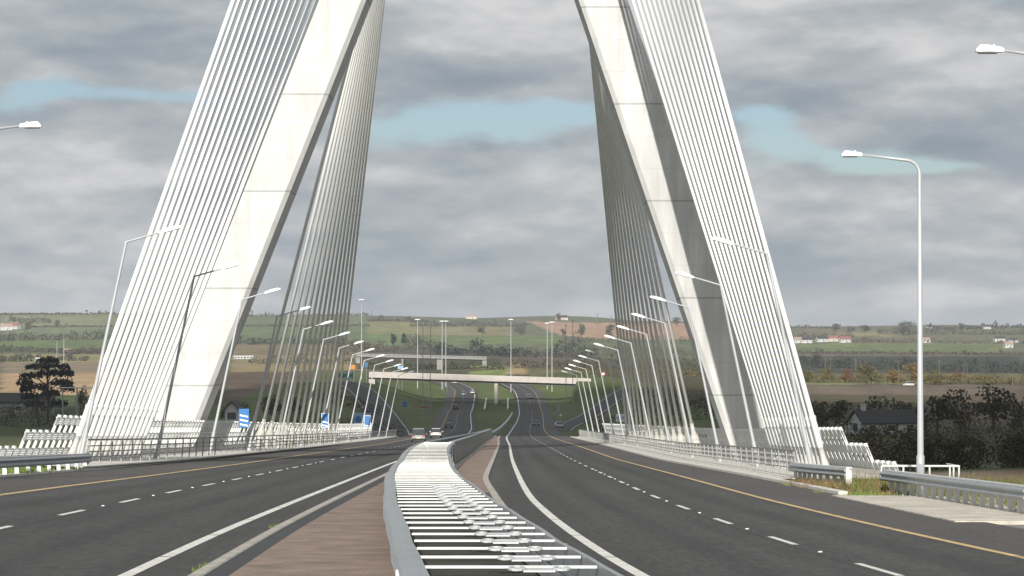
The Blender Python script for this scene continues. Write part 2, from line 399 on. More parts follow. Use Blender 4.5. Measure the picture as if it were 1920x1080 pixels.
# crops on the land: each patch as the outline of a field, colour of its crop
PATCH = [
 ((0,588,215,588,215,611,0,611),(.20,.205,.105)), ((0,612,215,612,205,630,40,632),(.15,.17,.09)), ((0,640,215,636,210,652,0,656),(.13,.17,.06)),
 ((0,656,215,652,200,668,0,668),(.11,.115,.065)), ((0,664,215,664,200,680,0,682),(.25,.22,.10)), ((0,680,215,678,200,700,0,700),(.22,.175,.115)), ((0,700,230,698,230,741,0,741),(.40,.28,.165)),
 ((430,586,690,586,690,594,430,594),(.17,.17,.10)), ((430,594,690,594,700,610,430,612),(.15,.165,.085)), ((430,612,720,611,740,648,600,648,430,632),(.125,.155,.072)),
 ((430,646,660,646,660,668,430,668),(.20,.155,.095)), ((430,666,670,666,660,696,430,698),(.27,.215,.115)), ((420,698,660,698,650,760,420,752),(.135,.10,.072)),
 ((690,586,1000,592,1000,612,690,610),(.125,.13,.08)), ((690,602,775,603,800,627,690,626),(.22,.215,.095)), ((780,612,955,611,960,629,780,629),(.245,.215,.115)), ((690,627,760,628,740,650,690,650),(.14,.19,.08)), ((780,629,1050,629,1060,645,790,645),(.14,.175,.075)),
 ((690,650,960,655,960,672,690,672),(.10,.09,.065)),
 ((985,602,1150,606,1345,606,1345,637,1150,637,1090,632,1050,628,1015,614),(.40,.255,.17)), ((1130,637,1345,637,1345,648,1130,648),(.12,.15,.07)),
 ((940,660,1120,660,1120,690,940,690),(.13,.105,.075)), ((880,686,955,686,950,706,880,706),(.19,.22,.07)), ((950,684,985,684,985,702,950,702),(.33,.24,.13)), ((985,690,1110,690,1110,705,985,705),(.14,.125,.06)),
 ((1480,605,1920,608,1920,645,1480,640),(.145,.135,.08)), ((1570,622,1690,622,1690,630,1570,630),(.22,.20,.10)), ((1480,645,1895,640,1890,660,1480,659),(.16,.185,.075)), ((1480,660,1920,658,1920,668,1480,668),(.145,.12,.095)),
 ((1480,668,1920,668,1920,700,1480,700),(.055,.06,.045)), ((1480,700,1920,700,1920,717,1480,717),(.15,.13,.065)), ((1480,717,1730,717,1730,721,1480,721),(.22,.23,.10)), ((1480,721,1920,721,1920,742,1480,740),(.15,.12,.092)), ((1480,740,1720,740,1720,772,1480,772),(.095,.082,.046)),
 ((1800,740,1920,740,1920,800,1800,800),(.13,.10,.07)),
]
def inpoly(x, y, p):
    n = len(p)//2; c = False; j = n-1
    for i in range(n):
        xi, yi, xj, yj = p[2*i], p[2*i+1], p[2*j], p[2*j+1]
        if (yi > y) != (yj > y) and x < (xj-xi)*(y-yi)/(yj-yi)+xi: c = not c
        j = i
    return c
def land_colour(x, D, z):
    if D < 60: return GRASS
    px = 960+F*x/D; row = 640+F*(CZ-z)/D
    if D < 175:
        if x > 14 and 128 < D < 180: return (.16,.12,.085)
        return (.085,.105,.035)
    if D < 420: return (.085,.095,.04)
    if WL(D)-60 < x < WR(D)+48 and D < 1150:
        return (.105,.125,.045)
    col = None
    for p, c in PATCH:
        if inpoly(px, row, p): col = c
    if col: return col
    if D > 1800: return (.135,.14,.08)
    if px < 250: return (.07,.085,.035)
    return (.08,.075,.042)

def build_terrain():
    Ds = [-120,-60,-20]+list(np.arange(0, 103, 4.0))+[102.8, 103.3]+list(np.arange(106, 430, 5.0))+list(np.arange(430, 1000, 6.0))+list(np.arange(1000, 1500, 9.0))
    d = 1500.0
    while d < 3750: Ds.append(d); d *= 1.0065
    Ds += [3900, 4300, 5000, 6500]
    T = []
    n = 150
    for i in range(-n, n+1):
        t = i/n
        T.append(math.copysign(abs(t)**1.55, t))
    T = sorted(set(T))
    V = []; Cc = []
    for D in Ds:
        for t in T:
            wid = 70+.36*max(D, 0)
            x = t*wid*1.25 + (CB(D) if D < 420 else (WL(D)+WR(D))/2 if D < 1300 else -10)
            z = tz(x, D)
            V.append((x, D, z))
            jx = x+RN.uniform(-1,1)*.0006*D; jD = D
            Cc.append(land_colour(jx, jD, z-RN.uniform(-1,1)*D/F*.8))
    nT = len(T); Fc = []
    for i in range(len(Ds)-1):
        for k in range(nT-1):
            a = i*nT+k; Fc.append((a, a+1, a+nT+1, a+nT))
    me = bpy.data.meshes.new('terrain'); me.from_pydata(V, [], Fc); me.update()
    ca = me.color_attributes.new('crop', 'FLOAT_COLOR', 'POINT')
    flat = np.ones((len(V), 4), np.float32); flat[:, :3] = np.array(Cc, np.float32); ca.data.foreach_set('color', flat.ravel())
    for p in me.polygons: p.use_smooth = True
    m = bpy.data.materials.new('land'); m.use_nodes = True; nt = m.node_tree; N = nt.nodes; L = nt.links
    b = N['Principled BSDF']; b.inputs['Roughness'].default_value = .95; b.inputs['Specular IOR Level'].default_value = .1
    at_ = N.new('ShaderNodeAttribute'); at_.attribute_name = 'crop'
    g = N.new('ShaderNodeNewGeometry')
    f = None
    for s, lo, hi, st in ((.9,.72,1.28,(1,1,1)), (.06,.75,1.25,(1,.35,1)), (.012,.8,1.2,(1,.4,1))):
        vm = N.new('ShaderNodeVectorMath'); vm.operation = 'MULTIPLY'; vm.inputs[1].default_value = st; L.new(g.outputs['Position'], vm.inputs[0])
        n_ = N.new('ShaderNodeTexNoise'); n_.inputs['Scale'].default_value = s; n_.inputs['Detail'].default_value = 6; n_.inputs['Roughness'].default_value = .65; L.new(vm.outputs[0], n_.inputs['Vector'])
        mr = N.new('ShaderNodeMapRange'); mr.inputs['From Min'].default_value = .3; mr.inputs['From Max'].default_value = .7; mr.inputs['To Min'].default_value = lo; mr.inputs['To Max'].default_value = hi
        L.new(n_.outputs['Fac'], mr.inputs['Value'])
        if f is None: f = mr.outputs['Result']
        else:
            x = N.new('ShaderNodeMath'); x.operation = 'MULTIPLY'; L.new(f, x.inputs[0]); L.new(mr.outputs['Result'], x.inputs[1]); f = x.outputs[0]
    sc = N.new('ShaderNodeVectorMath'); sc.operation = 'SCALE'; L.new(at_.outputs['Color'], sc.inputs[0]); L.new(f, sc.inputs['Scale']); L.new(sc.outputs[0], b.inputs['Base Color'])
    me.materials.append(m)
    o = bpy.data.objects.new('terrain', me); COL.objects.link(o); o['kind'] = 'structure'
build_terrain()

# ------------------------------------------------------------------ roads and markings
def sheet(name, xa, xb, D0, D1, m, dz=0.0, n=3, kindname=None):
    mb = MB(); Ds = Dlist(D0, D1)
    def cols(D):
        a, b = xa(D), xb(D); c = [a+(b-a)*k/n for k in range(n+1)]
        for q in (WL(D), WR(D)):          # a column of vertices along the break in the crossfall
            if a+.05 < q < b-.05: i = min(range(1, n), key=lambda i: abs(c[i]-q)) if n > 1 else None; c[i] = q
        return c
    rows = [[(x, D, zr(x, D, dz)) for x in cols(D)] for D in Ds]
    vs = [p for r in rows for p in r]; fs = []
    for i in range(len(rows)-1):
        for k in range(n): a = i*(n+1)+k; fs.append((a, a+1, a+n+2, a+n+1))
    mb.add(vs, fs); o = struct(mb, name, m)
    uv = o.data.uv_layers.new(name='lane'); ref = WL if 'road' in name and vs[0][0] < WL(vs[0][1]) else WR
    for lp in o.data.loops:
        x, D, z = vs[lp.vertex_index]; uv.data[lp.index].uv = (abs(x-ref(D)), D)
    return o
BL = pchip([(-60,3.6),(0,.45),(25,-.82),(31.6,-1.21),(37.2,-1.52),(46.8,-2.12),(59,-2.74),(70,-3.3),(85.5,-3.98),(105,-4.6),(125,-4.95),(138,-4.85),(200,-4.5),(330,-4.0),(450,-3.6),(600,-2.4),(720,-.9),(790,0)])
BW = pchip([(-60,2),(100,2.0),(138,1.6),(200,1.25),(330,.6),(400,.6),(800,.6)])
BR_ = lambda D: BL(D)+BW(D)
KL = lambda D: WL(D)+1.1
KR = pchip([(-70,8.6),(0,3.2),(30,1.5),(47,.65),(64,0),(82,-.5),(111,-1.07),(161,-1.15),(250,-1.3),(404,-1.95),(430,-1.9)])
sheet('road', lambda D: WL(D)-7.45, lambda D: WL(D)+1.1, -70, 1450, M['asphalt'], 0, 6)
sheet('road', lambda D: (KR(D)+.03) if D < 425 else WR(D)-1.05, lambda D: WR(D)+7.5, -70, 1450, M['asphalt'], 0, 6)
sheet('hard_shoulder', lambda D: WL(D)-10.5, lambda D: WL(D)-7.45, -70, 1450, M['shoulder'], 0, 2)
sheet('hard_shoulder', lambda D: WR(D)+7.5, lambda D: WR(D)+10.35, -70, 1450, M['shoulder'], 0, 2)
def line(name, xc, w, D0, D1, m, dz=.006):
    mb = MB(); Ds = Dlist(D0, D1)
    mb.strip([(xc(D)-w/2, D, zr(xc(D)-w/2, D, dz)) for D in Ds], [(xc(D)+w/2, D, zr(xc(D)+w/2, D, dz)) for D in Ds])
    return struct(mb, name, m)
def segline(name, xc, w, D0, D1, seg, gap, m):     # hot-laid line in lengths with hairline drainage gaps
    mb = MB(); d = D0
    while d < D1:
        e = min(d+seg, D1); Ds = [d+(e-d)*i/4 for i in range(5)]
        mb.strip([(xc(D)-w/2, D, zr(xc(D)-w/2, D, .006)) for D in Ds], [(xc(D)+w/2, D, zr(xc(D)+w/2, D, .006)) for D in Ds])
        d = e+gap
    return struct(mb, name, m)
segline('edge_line', WL, .22, 10, 420, 8.6, .14, M['white_line']); line('edge_line', WL, .24, 420, 1400, M['white_line'])
segline('edge_line', WR, .22, 10, 420, 8.6, .14, M['white_line']); line('edge_line', WR, .24, 420, 1400, M['white_line'])
segline('shoulder_line', lambda D: WL(D)-7.35, .19, 10, 420, 11.6, .12, M['yellow_line']); line('shoulder_line', lambda D: WL(D)-7.35, .15, 420, 1400, M['yellow_line'])
segline('shoulder_line', lambda D: WR(D)+7.35, .19, 10, 420, 11.6, .12, M['yellow_line']); line('shoulder_line', lambda D: WR(D)+7.35, .15, 420, 1400, M['yellow_line'])
def dashes(name, xc, w, start, period, length, D1):
    mb = MB(); d = start
    while d < D1:
        Ds = [d, d+length/2, d+length]
        mb.strip([(xc(D)-w/2, D, zr(xc(D)-w/2, D, .006)) for D in Ds], [(xc(D)+w/2, D, zr(xc(D)+w/2, D, .006)) for D in Ds])
        d += period
    return struct(mb, name, M['white_line'])
dashes('lane_marking', lambda D: WL(D)-4.05, .14, 58.2-5*9.75, 9.75, 3.6, 1300)
dashes('lane_marking', lambda D: WR(D)+4.05, .14, 39.4-3*10.1, 10.1, 3.5, 1300)
def studs(xc, start, period, n, side):
    mb = MB(); mb.loft([[(a*.04, b*.04, .006) for a, b in ((-1,-1),(1,-1),(1,1),(-1,1))], [(a*.03, b*.03, .024) for a, b in ((-1,-1),(1,-1),(1,1),(-1,1))]])
    first = mb.build('road_stud', M['white_paint'])
    for k in range(n):
        o = first if k == 0 else copy_tree(first)
        D = start+k*period; o.location = (xc(D), D, zr(xc(D), D))
        tag(o, f'small white reflective road stud, {ORD[k]} between lane dashes of the {side} carriageway', 'road stud', f'road studs of the {side} lane line')
studs(lambda D: WL(D)-4.05, 58.2+6.7, 9.75, 9, 'left')
studs(lambda D: WR(D)+4.05, 46.6, 10.1, 9, 'right')

# median: kerbs, edging, pavers, floor of the barrier
sheet('median_edging', lambda D: KL(D)+.24, lambda D: KL(D)+.62, -60, 420, M['asphalt_dark'], .07, 1)
sheet('median_paving', lambda D: KL(D)+.62, lambda D: BL(D)-.02, -60, 420, M['brick'], .075, 2)
sheet('median_floor', lambda D: BL(D)-.02, lambda D: BR_(D)+.02, -60, 420, M['soil'], .06, 2)
sheet('median_paving', lambda D: BR_(D)+.02, lambda D: KR(D)-.2, -60, 84, M['shoulder'], .072, 2)
sheet('median_paving', lambda D: BR_(D)+.02, lambda D: KR(D)-.2, 84, 420, M['brick'], .072, 2)
def kerb(name, xa, w, h, D0, D1, m, unit=.9):
    mb = MB(); d = D0
    while d < D1:
        u = unit if d < 160 else unit*3
        e = min(d+u, D1)-(.012 if d < 160 else .02)
        a, b = xa(d), xa(e); rings = []
        for D, x in ((d, a), (e, b)):
            z0 = zr(x, D); rings.append([(x, D, z0-.1), (x+w, D, z0-.1), (x+w, D, z0+h-.02), (x+w-.03, D, z0+h), (x+.03, D, z0+h), (x, D, z0+h-.02)])
        mb.loft(rings); d += u
    return struct(mb, name, m)
kerb('kerb', KL, .24, .10, 8, 420, M['kerb'])
kerb('kerb', lambda D: KR(D)-.2, .24, .10, 8, 420, M['kerb'])
kerb('kerb', lambda D: BR_(D)+.12, .34, .12, 110, 420, M['kerb'])
kerb('kerb', lambda D: WR(D)+10.35, .32, .12, 84, 410, M['paleconc'])
kerb('kerb', lambda D: WL(D)-11.1, .6, .05, 60, 410, M['paleconc'], 1.4)

# slip roads beyond the bridge, country road to the right
def drape(name, pts, w, m, dz=.12, n=4, edge=None):
    fx = pchip([(p[1], p[0]) for p in pts]); D0, D1 = pts[0][1], pts[-1][1]
    Ds = list(np.arange(D0, D1, 5.0))+[D1]; mb = MB(); rows = []
    for D in Ds:
        c = fx(D); zc = max(tz(c-w/3, D), tz(c+w/3, D), tz(c, D))
        rows.append([(c+w*(k/n-.5), D, max(zc, tz(c+w*(k/n-.5), D))+dz) for k in range(n+1)])
    vs = [p for r in rows for p in r]; fs = []
    for i in range(len(rows)-1):
        for k in range(n): a = i*(n+1)+k; fs.append((a, a+1, a+n+2, a+n+1))
    mb.add(vs, fs); struct(mb, name, m)
    if edge:
        for s in (-1, 1):
            mb = MB(); k = 0 if s < 0 else n
            mb.strip([(r[k][0]-s*.75, r[k][1], r[k][2]+.006) for r in rows], [(r[k][0]-s*.6, r[k][1], r[k][2]+.006) for r in rows])
            struct(mb, 'edge_line', edge)
drape('slip_road', [(-22,445),(-25.5,520),(-32,620),(-41,720),(-52,820),(-60,880)], 9, M['asphalt'], edge=M['white_line'])
drape('slip_road', [(10.2,560),(13.5,630),(21.5,700),(31,780),(40,860)], 7, M['asphalt'], edge=M['white_line'])

# ------------------------------------------------------------------ bridge deck
mb = MB(); rings = []
for D in Dlist(D_BR0, D_BR1):
    a = U(-19.6, D, 0); b = U(19.6, D, 0); zc = zr(CB(D), D)
    rings.append([(a.x, D, a.z-.06), (CB(D)-16, D, zr(CB(D)-16, D, -.06)), (WL(D), D, zr(WL(D), D, -.06)), (WR(D), D, zr(WR(D), D, -.06)), (CB(D)+16, D, zr(CB(D)+16, D, -.06)), (b.x, D, b.z-.06), (b.x, D, b.z-1.2), (CB(D)+13, D, zc-2.6), (CB(D)-13, D, zc-2.6), (a.x, D, a.z-1.2)])
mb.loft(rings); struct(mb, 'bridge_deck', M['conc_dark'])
for s in (-1, 1):
    xa = (lambda D: WR(D)+10.67) if s > 0 else (lambda D: CB(D)-19.6)
    xb = (lambda D: CB(D)+19.6) if s > 0 else (lambda D: WL(D)-11.1)
    sheet('footway', xa, xb, D_BR0, D_BR1, M['paleconc'], .11, 2)
    # upstand that carries the railing
    mb = MB(); rings = []
    for D in Dlist(D_BR0, D_BR1):
        p = U(s*14.7, D); rings.append([(p.x-.28, D, p.z+.1), (p.x+.28, D, p.z+.1), (p.x+.28, D, p.z+.15), (p.x-.28, D, p.z+.15)])
    mb.loft(rings); struct(mb, 'parapet_upstand', M['paleconc'])
# abutments under both ends
for D, s in ((D_BR0-1.2, -1), (D_BR1+2.4, 1)):
    mb = MB(); c = CB(D); z = zr(c, D)
    mb.box((c, D, z-5.2), (38.6, 2.2, 9.6)); struct(mb, 'abutment', M['conc_dark'])

# ------------------------------------------------------------------ pylon
DP = 176.0
zdeck = CZ-(hR(DP))
pyl = thing('bridge_pylon', (-3.4, DP, zdeck-6), 'tall pale concrete A-shaped bridge pylon with two leaning legs', 'bridge pylon')
def leg(p0, w0, p1, w1, dep, side):
    # p0,p1: centre of the front face low and high; run on below the deck to the ground
    d = (p1-p0); k = -16.0/d.z
    p00 = p0+d*k; w00 = w0+(w1-w0)*k
    mbl = MB(); rings = []
    for p, w in ((p00, w00), (p0, w0), (p1, w1)):
        c = .32
        x0, x1, y0, y1 = -w/2, w/2, 0, dep
        ring = [(x0+c, y0), (x1-c, y0), (x1, y0+c*.9), (x1, y1-c), (x1-c, y1), (x0+c, y1), (x0, y1-c), (x0, y0+c*.9)]
        rings.append([(p.x+a, p.y+b, p.z) for a, b in ring])
    mbl.loft(rings); return mbl.build('leg', M['pylon'], pyl, origin=tuple(p0))
pL0 = at(320, 785, DP-2); pL1 = at(896, -640, DP-2)
pR0 = at(1411, 803, DP-2); pR1 = at(910, -640, DP-2)
leg(pL0, 4.1, pL1, 3.0, 5.0, -1); leg(pR0, 3.9, pR1, 3.0, 5.0, 1)
mb = MB(); a = at(903, -500, DP-2.2); b = at(919, -1190, DP-2.2); rings = []
for p, w in ((a, 6.4), (b, 5.6)):
    c = .4; x0, x1 = -w/2, w/2
    rings.append([(p.x+i, p.y+j, p.z) for i, j in ((x0+c,0),(x1-c,0),(x1,c),(x1,5.4-c),(x1-c,5.4),(x0+c,5.4),(x0,5.4-c),(x0,c))])
mb.loft(rings); mb.build('mast', M['pylon'], pyl)

# ------------------------------------------------------------------ stay cables
def stay(base, top, name_label, grp, r=.125, sock=1.0):
    base = Vector(base); top = Vector(top); d = (top-base).normalized()
    t = thing('stay_cable', base, name_label, 'stay cable', grp)
    L = (top-base).length
    mb = MB(); mb.tube([base+d*(.9*sock), base+d*L*.5, top], r, 10); mb.build('sheath', M['sheath'], t, smooth=True)
    # anchor socket: pedestal, bulb, tapering neck
    mb = MB()
    prof = [(0,.26),(.6,.30),(1.0,.25),(1.16,.22),(1.18,.38),(1.26,.38),(1.28,.30),(1.6,.345),(1.8,.30),(2.05,.2),(2.4,.15),(2.75,.135)] if sock > .9 else [(0,.34),(.25,.34),(.3,.26),(.7,.2),(1.1,.15),(1.6,.14)]
    mb.tube([base+d*(h-.15) for h, _ in prof], [q*(1 if sock > .9 else .9) for _, q in prof], 12); mb.build('anchor_socket', M['anchor'], t, smooth=True)
    mb = MB(); h0 = 1.6
    if sock < .9: mb.tube([base+d*h0, base+d*(h0+1.6), base+d*(h0+1.62), base+d*(h0+1.72), base+d*(h0+1.74)], [r+.03, r+.03, r+.055, r+.055, r+.01], 10); mb.build('sleeve', M['white_steel'], t)
    else: mb.tube([base+d*2.55, base+d*2.72], r+.03, 10); mb.build('collar', M['anchor'], t)
    return t
NS = 14
def mast_pt(h, s):
    f = (h-50)/23.0; row = 845-h*26.7
    return at(912+6*f, row, DP)+Vector((s*(4.1-.9*f), .6, 0))
for s, nm in ((-1, 'left'), (1, 'right')):
    for k in range(NS):
        f = k/(NS-1)
        D = 115.8+(136.6-115.8)*f; h = 73.5+(51.5-73.5)*f
        b = U(s*17.5, D, .1); stay(b, mast_pt(h, s)-Vector((0,1.6,0)), f'white stay cable, {NTH[k]} from the outer edge of the near {nm} cable fan', f'near {nm} fan of stay cables', r=.118, sock=.6)
    for k in range(NS):
        f = k/(NS-1)
        D = 194.5+(299-194.5)*f; h = 49.8+(70.5-49.8)*f
        b = U(s*17.5, D, .1); stay(b, mast_pt(h, s)+Vector((0,1.8,0)), f'white stay cable, {NTH[k]} from the pylon in the far {nm} cable fan', f'far {nm} fan of stay cables')

# ------------------------------------------------------------------ lamps on the bridge
def lamp(D, s, label):
    b = U(s*16.3, D, .1); lean = Vector((-s*2.05, 0, 9.85))
    t = thing('bridge_lamp', b, label, 'street lamp', f'slanted lamps along the {"left" if s < 0 else "right"} edge of the bridge')
    top = b+lean; d = lean.normalized()
    mb = MB(); mb.tube([b, b+lean*.02, b+lean*.021, b+lean*.14, b+lean*.141, top], [.17,.17,.12,.115,.095,.06], 10); mb.build('post', M['lamp_grey'], t, smooth=False)
    arm = Vector((-s*1.55, 0, .45)); e = top+arm; ad = arm.normalized()
    mb = MB(); mb.tube([top-ad*.06, e], [.05,.042], 8); mb.build('arm', M['lamp_grey'], t)
    up = Vector((s*ad.z*-1*-1, 0, abs(ad.x))).normalized(); up = Vector((ad.z*(1 if s > 0 else -1)*1.0, 0, abs(ad.x))).normalized()
    mb = MB(); rings = []
    for q, w, h0, h1 in ((-.12,.05,-.05,.05),(0,.10,-.06,.08),(.35,.15,-.07,.11),(.75,.14,-.07,.09),(.95,.08,-.06,.02)):
        p = e+ad*q; rings.append([p+Vector((0,-w,0))+up*h0, p+Vector((0,w,0))+up*h0, p+Vector((0,w*.8,0))+up*h1, p+Vector((0,-w*.8,0))+up*h1])
    mb.loft(rings); hd = mb.build('lamp_head', M['lamp_head'], t)
    mb = MB(); p = e+ad*.45-up*.075; mb.beam(p-ad*.34, p+ad*.4, .2, .03, up=up); mb.build('lens', M['lens'], hd)
    return t
for s, nm in ((-1, 'left'), (1, 'right')):
    for k in range(13):
        lamp(111.5+24.2*k, s, f'slanted grey lamp post with raised arm, {ORD[k]} on the {nm} bridge edge')

# tall street lamps by the near verges
def tall_lamp(p, ht, s, label, arm=2.3):
    t = thing('street_lamp', p, label, 'street lamp', 'tall white street lamps beside the motorway'); p = Vector(p)
    pts = [p, p+Vector((0,0,1.4)), p+Vector((0,0,1.42)), p+Vector((0,0,ht-.5))]; rad = [.14,.135,.105,.07]
    for a in (20, 45, 70, 88): pts.append(p+Vector((-s*.45*(1-math.cos(R(a))), 0, ht-.5+.45*math.sin(R(a))))); rad.append(.055)
    e = p+Vector((-s*arm, 0, ht+.13)); pts.append(e); rad.append(.035)
    mb = MB(); mb.tube(pts, rad, 12); mb.build('post', M['lamp_grey'], t, smooth=True)
    mb = MB(); mb.box(p+Vector((0,-.13,.85)), (.16,.03,.6)); mb.build('access_door', M['galv'], t)
    mb = MB(); rings = []
    for q, w, h0, h1 in ((-.05,.05,-.04,.04),(.0,.10,-.05,.07),(.35,.14,-.06,.11),(.56,.13,-.07,.11),(.66,.10,-.065,-.01)):
        c = e+Vector((-s*q, 0, q*.04)); rings.append([c+Vector((0,-w,h0)), c+Vector((0,w,h0)), c+Vector((0,w*.75,h1)), c+Vector((0,-w*.75,h1))])
    mb.loft(rings); h = mb.build('lamp_head', M['lamp_head'], t)
    mb = MB(); mb.box(e+Vector((-s*.36,0,-.072)), (.46,.19,.025)); mb.build('lens', M['lens'], h)
    mb = MB(); mb.tube([e+Vector((-s*.2,0,.07)), e+Vector((-s*.2,0,.15))], .025, 8); mb.build('photocell', M['lamp_head'], h)
D = 84; x = (1725-960)/F*D; tall_lamp((x, D, zr(x, D, -.1)), 11.36, 1, 'tall white street lamp with curved arm standing behind the right barrier', arm=1.96)
D = 62; x = 13.9; tall_lamp((x, D, zr(x, D, -.1)), 11.6, 1, 'street lamp head and arm reaching in from the right frame edge', arm=1.75)
D = 80; x = -17.6; tall_lamp((x, D, zr(x, D, -.1)), 11.25, -1, 'street lamp head and arm reaching in from the left frame edge', arm=1.9)

# ------------------------------------------------------------------ median safety barrier
bar = thing('median_barrier', (BL(30)+1, 30, zr(BL(30)+1, 30)), 'double sided galvanised median crash barrier with rows of cross struts', 'crash barrier')
def bh(D): return .8+.55*sm((D-100)/40)
def wbeam(mb, path, out, h=.33, w=.16):
    # path: list of top-edge points ; out(D): unit vector pointing to traffic ; closed corrugated profile
    prof = [(-.02,0),(w*.35,0),(w*.9,-h*.13),(w,-h*.25),(w*.55,-h*.42),(w*.45,-h*.5),(w*.55,-h*.58),(w,-h*.75),(w*.9,-h*.87),(w*.35,-h),(-.02,-h),(-.02,-h*.5)]
    rings = []
    for i, p in enumerate(path):
        o = out(i); rings.append([Vector(p)+o*a+Vector((0,0,b)) for a, b in prof])
    mb.loft(rings)
Ds = [d for d in Dlist(6, 139)]
def wob(D): return .028*math.sin(D*.31)+.014*math.sin(D*.83+1)
for s, fx in ((-1, BL), (1, BR_)):
    pts = [(fx(D)+wob(D)*.6, D, zr(fx(D), D, bh(D)+.0+wob(D)*.35)) for D in Ds]
    mb = MB(); wbeam(mb, pts, lambda i, s=s: Vector((s,0,0)), h=.36, w=.27 if s < 0 else .13); mb.build('rail', M['galv'], bar)
    pts2 = [(p[0], p[1], p[2]-.42) for p in pts]
    mb = MB(); wbeam(mb, pts2, lambda i, s=s: Vector((s,0,0)), h=.26, w=.12); mb.build('lower_rail', M['galv'], bar)
k = 0; D = 22.0; far = MB(); farp = MB(); farb = MB()
while D < 139:
    xl = BL(D)+.03; xr = BR_(D)-.03; z = zr((xl+xr)/2, D, bh(D)-.02)
    mb = MB(); mb.beam((xl, D, z), (xr, D, z), .10, .026); mb.build('strut', M['strut'], bar)
    if k % 3 == 0:
        for x in (xl-.12, xr+.12):
            mb = MB(); mb.beam((x, D+.25, z-bh(D)-.05), (x, D+.25, z-.06), .1, .06, up=(0,1,0)); mb.build('post', M['railing'], bar)
    if k < 20:
        cx = (xl+xr)/2+.18; zc = z+.035
        mb = MB(); mb.box((cx, D+.7, zc-.01), (.34,.36,.018))
        for q in (-.24, .24):
            mb.tube([(cx+q+.085*math.cos(a*math.pi/6), D+.7+.2*math.sin(a*math.pi/6), zc+.005) for a in range(13)], .018, 6)
        mb.build('link_plate', M['galv_light'], bar)
    D += 2.1; k += 1
# solid panelled median parapet on the bridge itself
wl_ = thing('median_parapet', (BR_(140), 140, zr(BR_(140), 140)), 'tall grey panelled median parapet running on from the strutted barrier', 'parapet')
Dw = Dlist(139.2, 404)
for fx, s_ in ((BR_, 1), (BL, -1)):
    mb = MB(); mb.loft([[(fx(D)-s_*.2, D, zr(fx(D), D, 0)), (fx(D)+s_*.02, D, zr(fx(D), D, 0)), (fx(D)-s_*.06, D, zr(fx(D), D, 1.26)), (fx(D)-s_*.2, D, zr(fx(D), D, 1.26))] for D in Dw]); mb.build('panel', M['conc_dark'], wl_)
    mb = MB(); mb.loft([[(fx(D)-s_*.25, D, zr(fx(D), D, 1.263)), (fx(D)+s_*.03, D, zr(fx(D), D, 1.263)), (fx(D)+s_*.03, D, zr(fx(D), D, 1.36)), (fx(D)-s_*.25, D, zr(fx(D), D, 1.36))] for D in Dw]); mb.build('rail', M['galv'], wl_)
mb = MB(); x = BL(29)-.26; z = zr(x, 29, .58); mb.box((x, 29, z), (.05,.07,.26)); mb.box((x+.05, 29, z), (.08,.05,.08)); mb.build('reflector', M['white_paint'], bar, bevel=.012)
# barrier beyond the bridge, one single rail swinging across the median
far_b = thing('median_barrier', (BL(560), 560, zr(BL(560), 560)), 'thin grey crash barrier curving over the grass median beyond the bridge', 'crash barrier')
mb = MB(); Df = list(np.arange(412, 790, 8)); wbeam(mb, [(BL(D), D, zr(BL(D), D, .75)) for D in Df], lambda i: Vector((1,0,0)), h=.34, w=.2); mb.build('rail', M['galv_light'], far_b)
for D in np.arange(414, 788, 6.0):
    mb = MB(); mb.beam((BL(D)-.06, D, zr(BL(D), D, -.5)), (BL(D)-.06, D, zr(BL(D), D, .7)), .1, .1, up=(0,1,0)); mb.build('post', M['galv'], far_b)

# ------------------------------------------------------------------ railings and outer parapets
def railing(s, label):
    t = thing('bridge_railing', U(s*14.7, 110), label, 'railing')
    Dr = Dlist(D_BR0+1, D_BR1); 
    for hh, w in ((1.12,.075), (.86,.05), (.62,.05), (.40,.05)):
        mb = MB()
        for i in range(len(Dr)-1): mb.beam(U(s*14.7, Dr[i], .12+hh), U(s*14.7, Dr[i+1], .12+hh), w, w)
        mb.build('rail', M['railing'], t)
    for i in range(100):
        D = D_BR0+1.2+i*3.0
        if D > D_BR1: break
        mb = MB(); mb.beam(U(s*14.7, D, .22), U(s*14.62, D, 1.22), .06, .11, up=(0,1,0)); mb.build('post', M['railing'], t)
    if s > 0:   # vertical infill bars on the right side
        mb = MB(); D = D_BR0+1.5
        while D < 330:
            mb.beam(U(s*14.7, D, .5), U(s*14.7, D, 1.2), .025, .025, up=(0,1,0)); D += .5 if D < 180 else 1.0
        b = mb.build('bar', M['railing'], t); b['kind'] = 'stuff'
railing(-1, 'grey four-rail metal railing along the left side of the bridge road')
railing(1, 'grey barred metal railing along the right side of the bridge road')
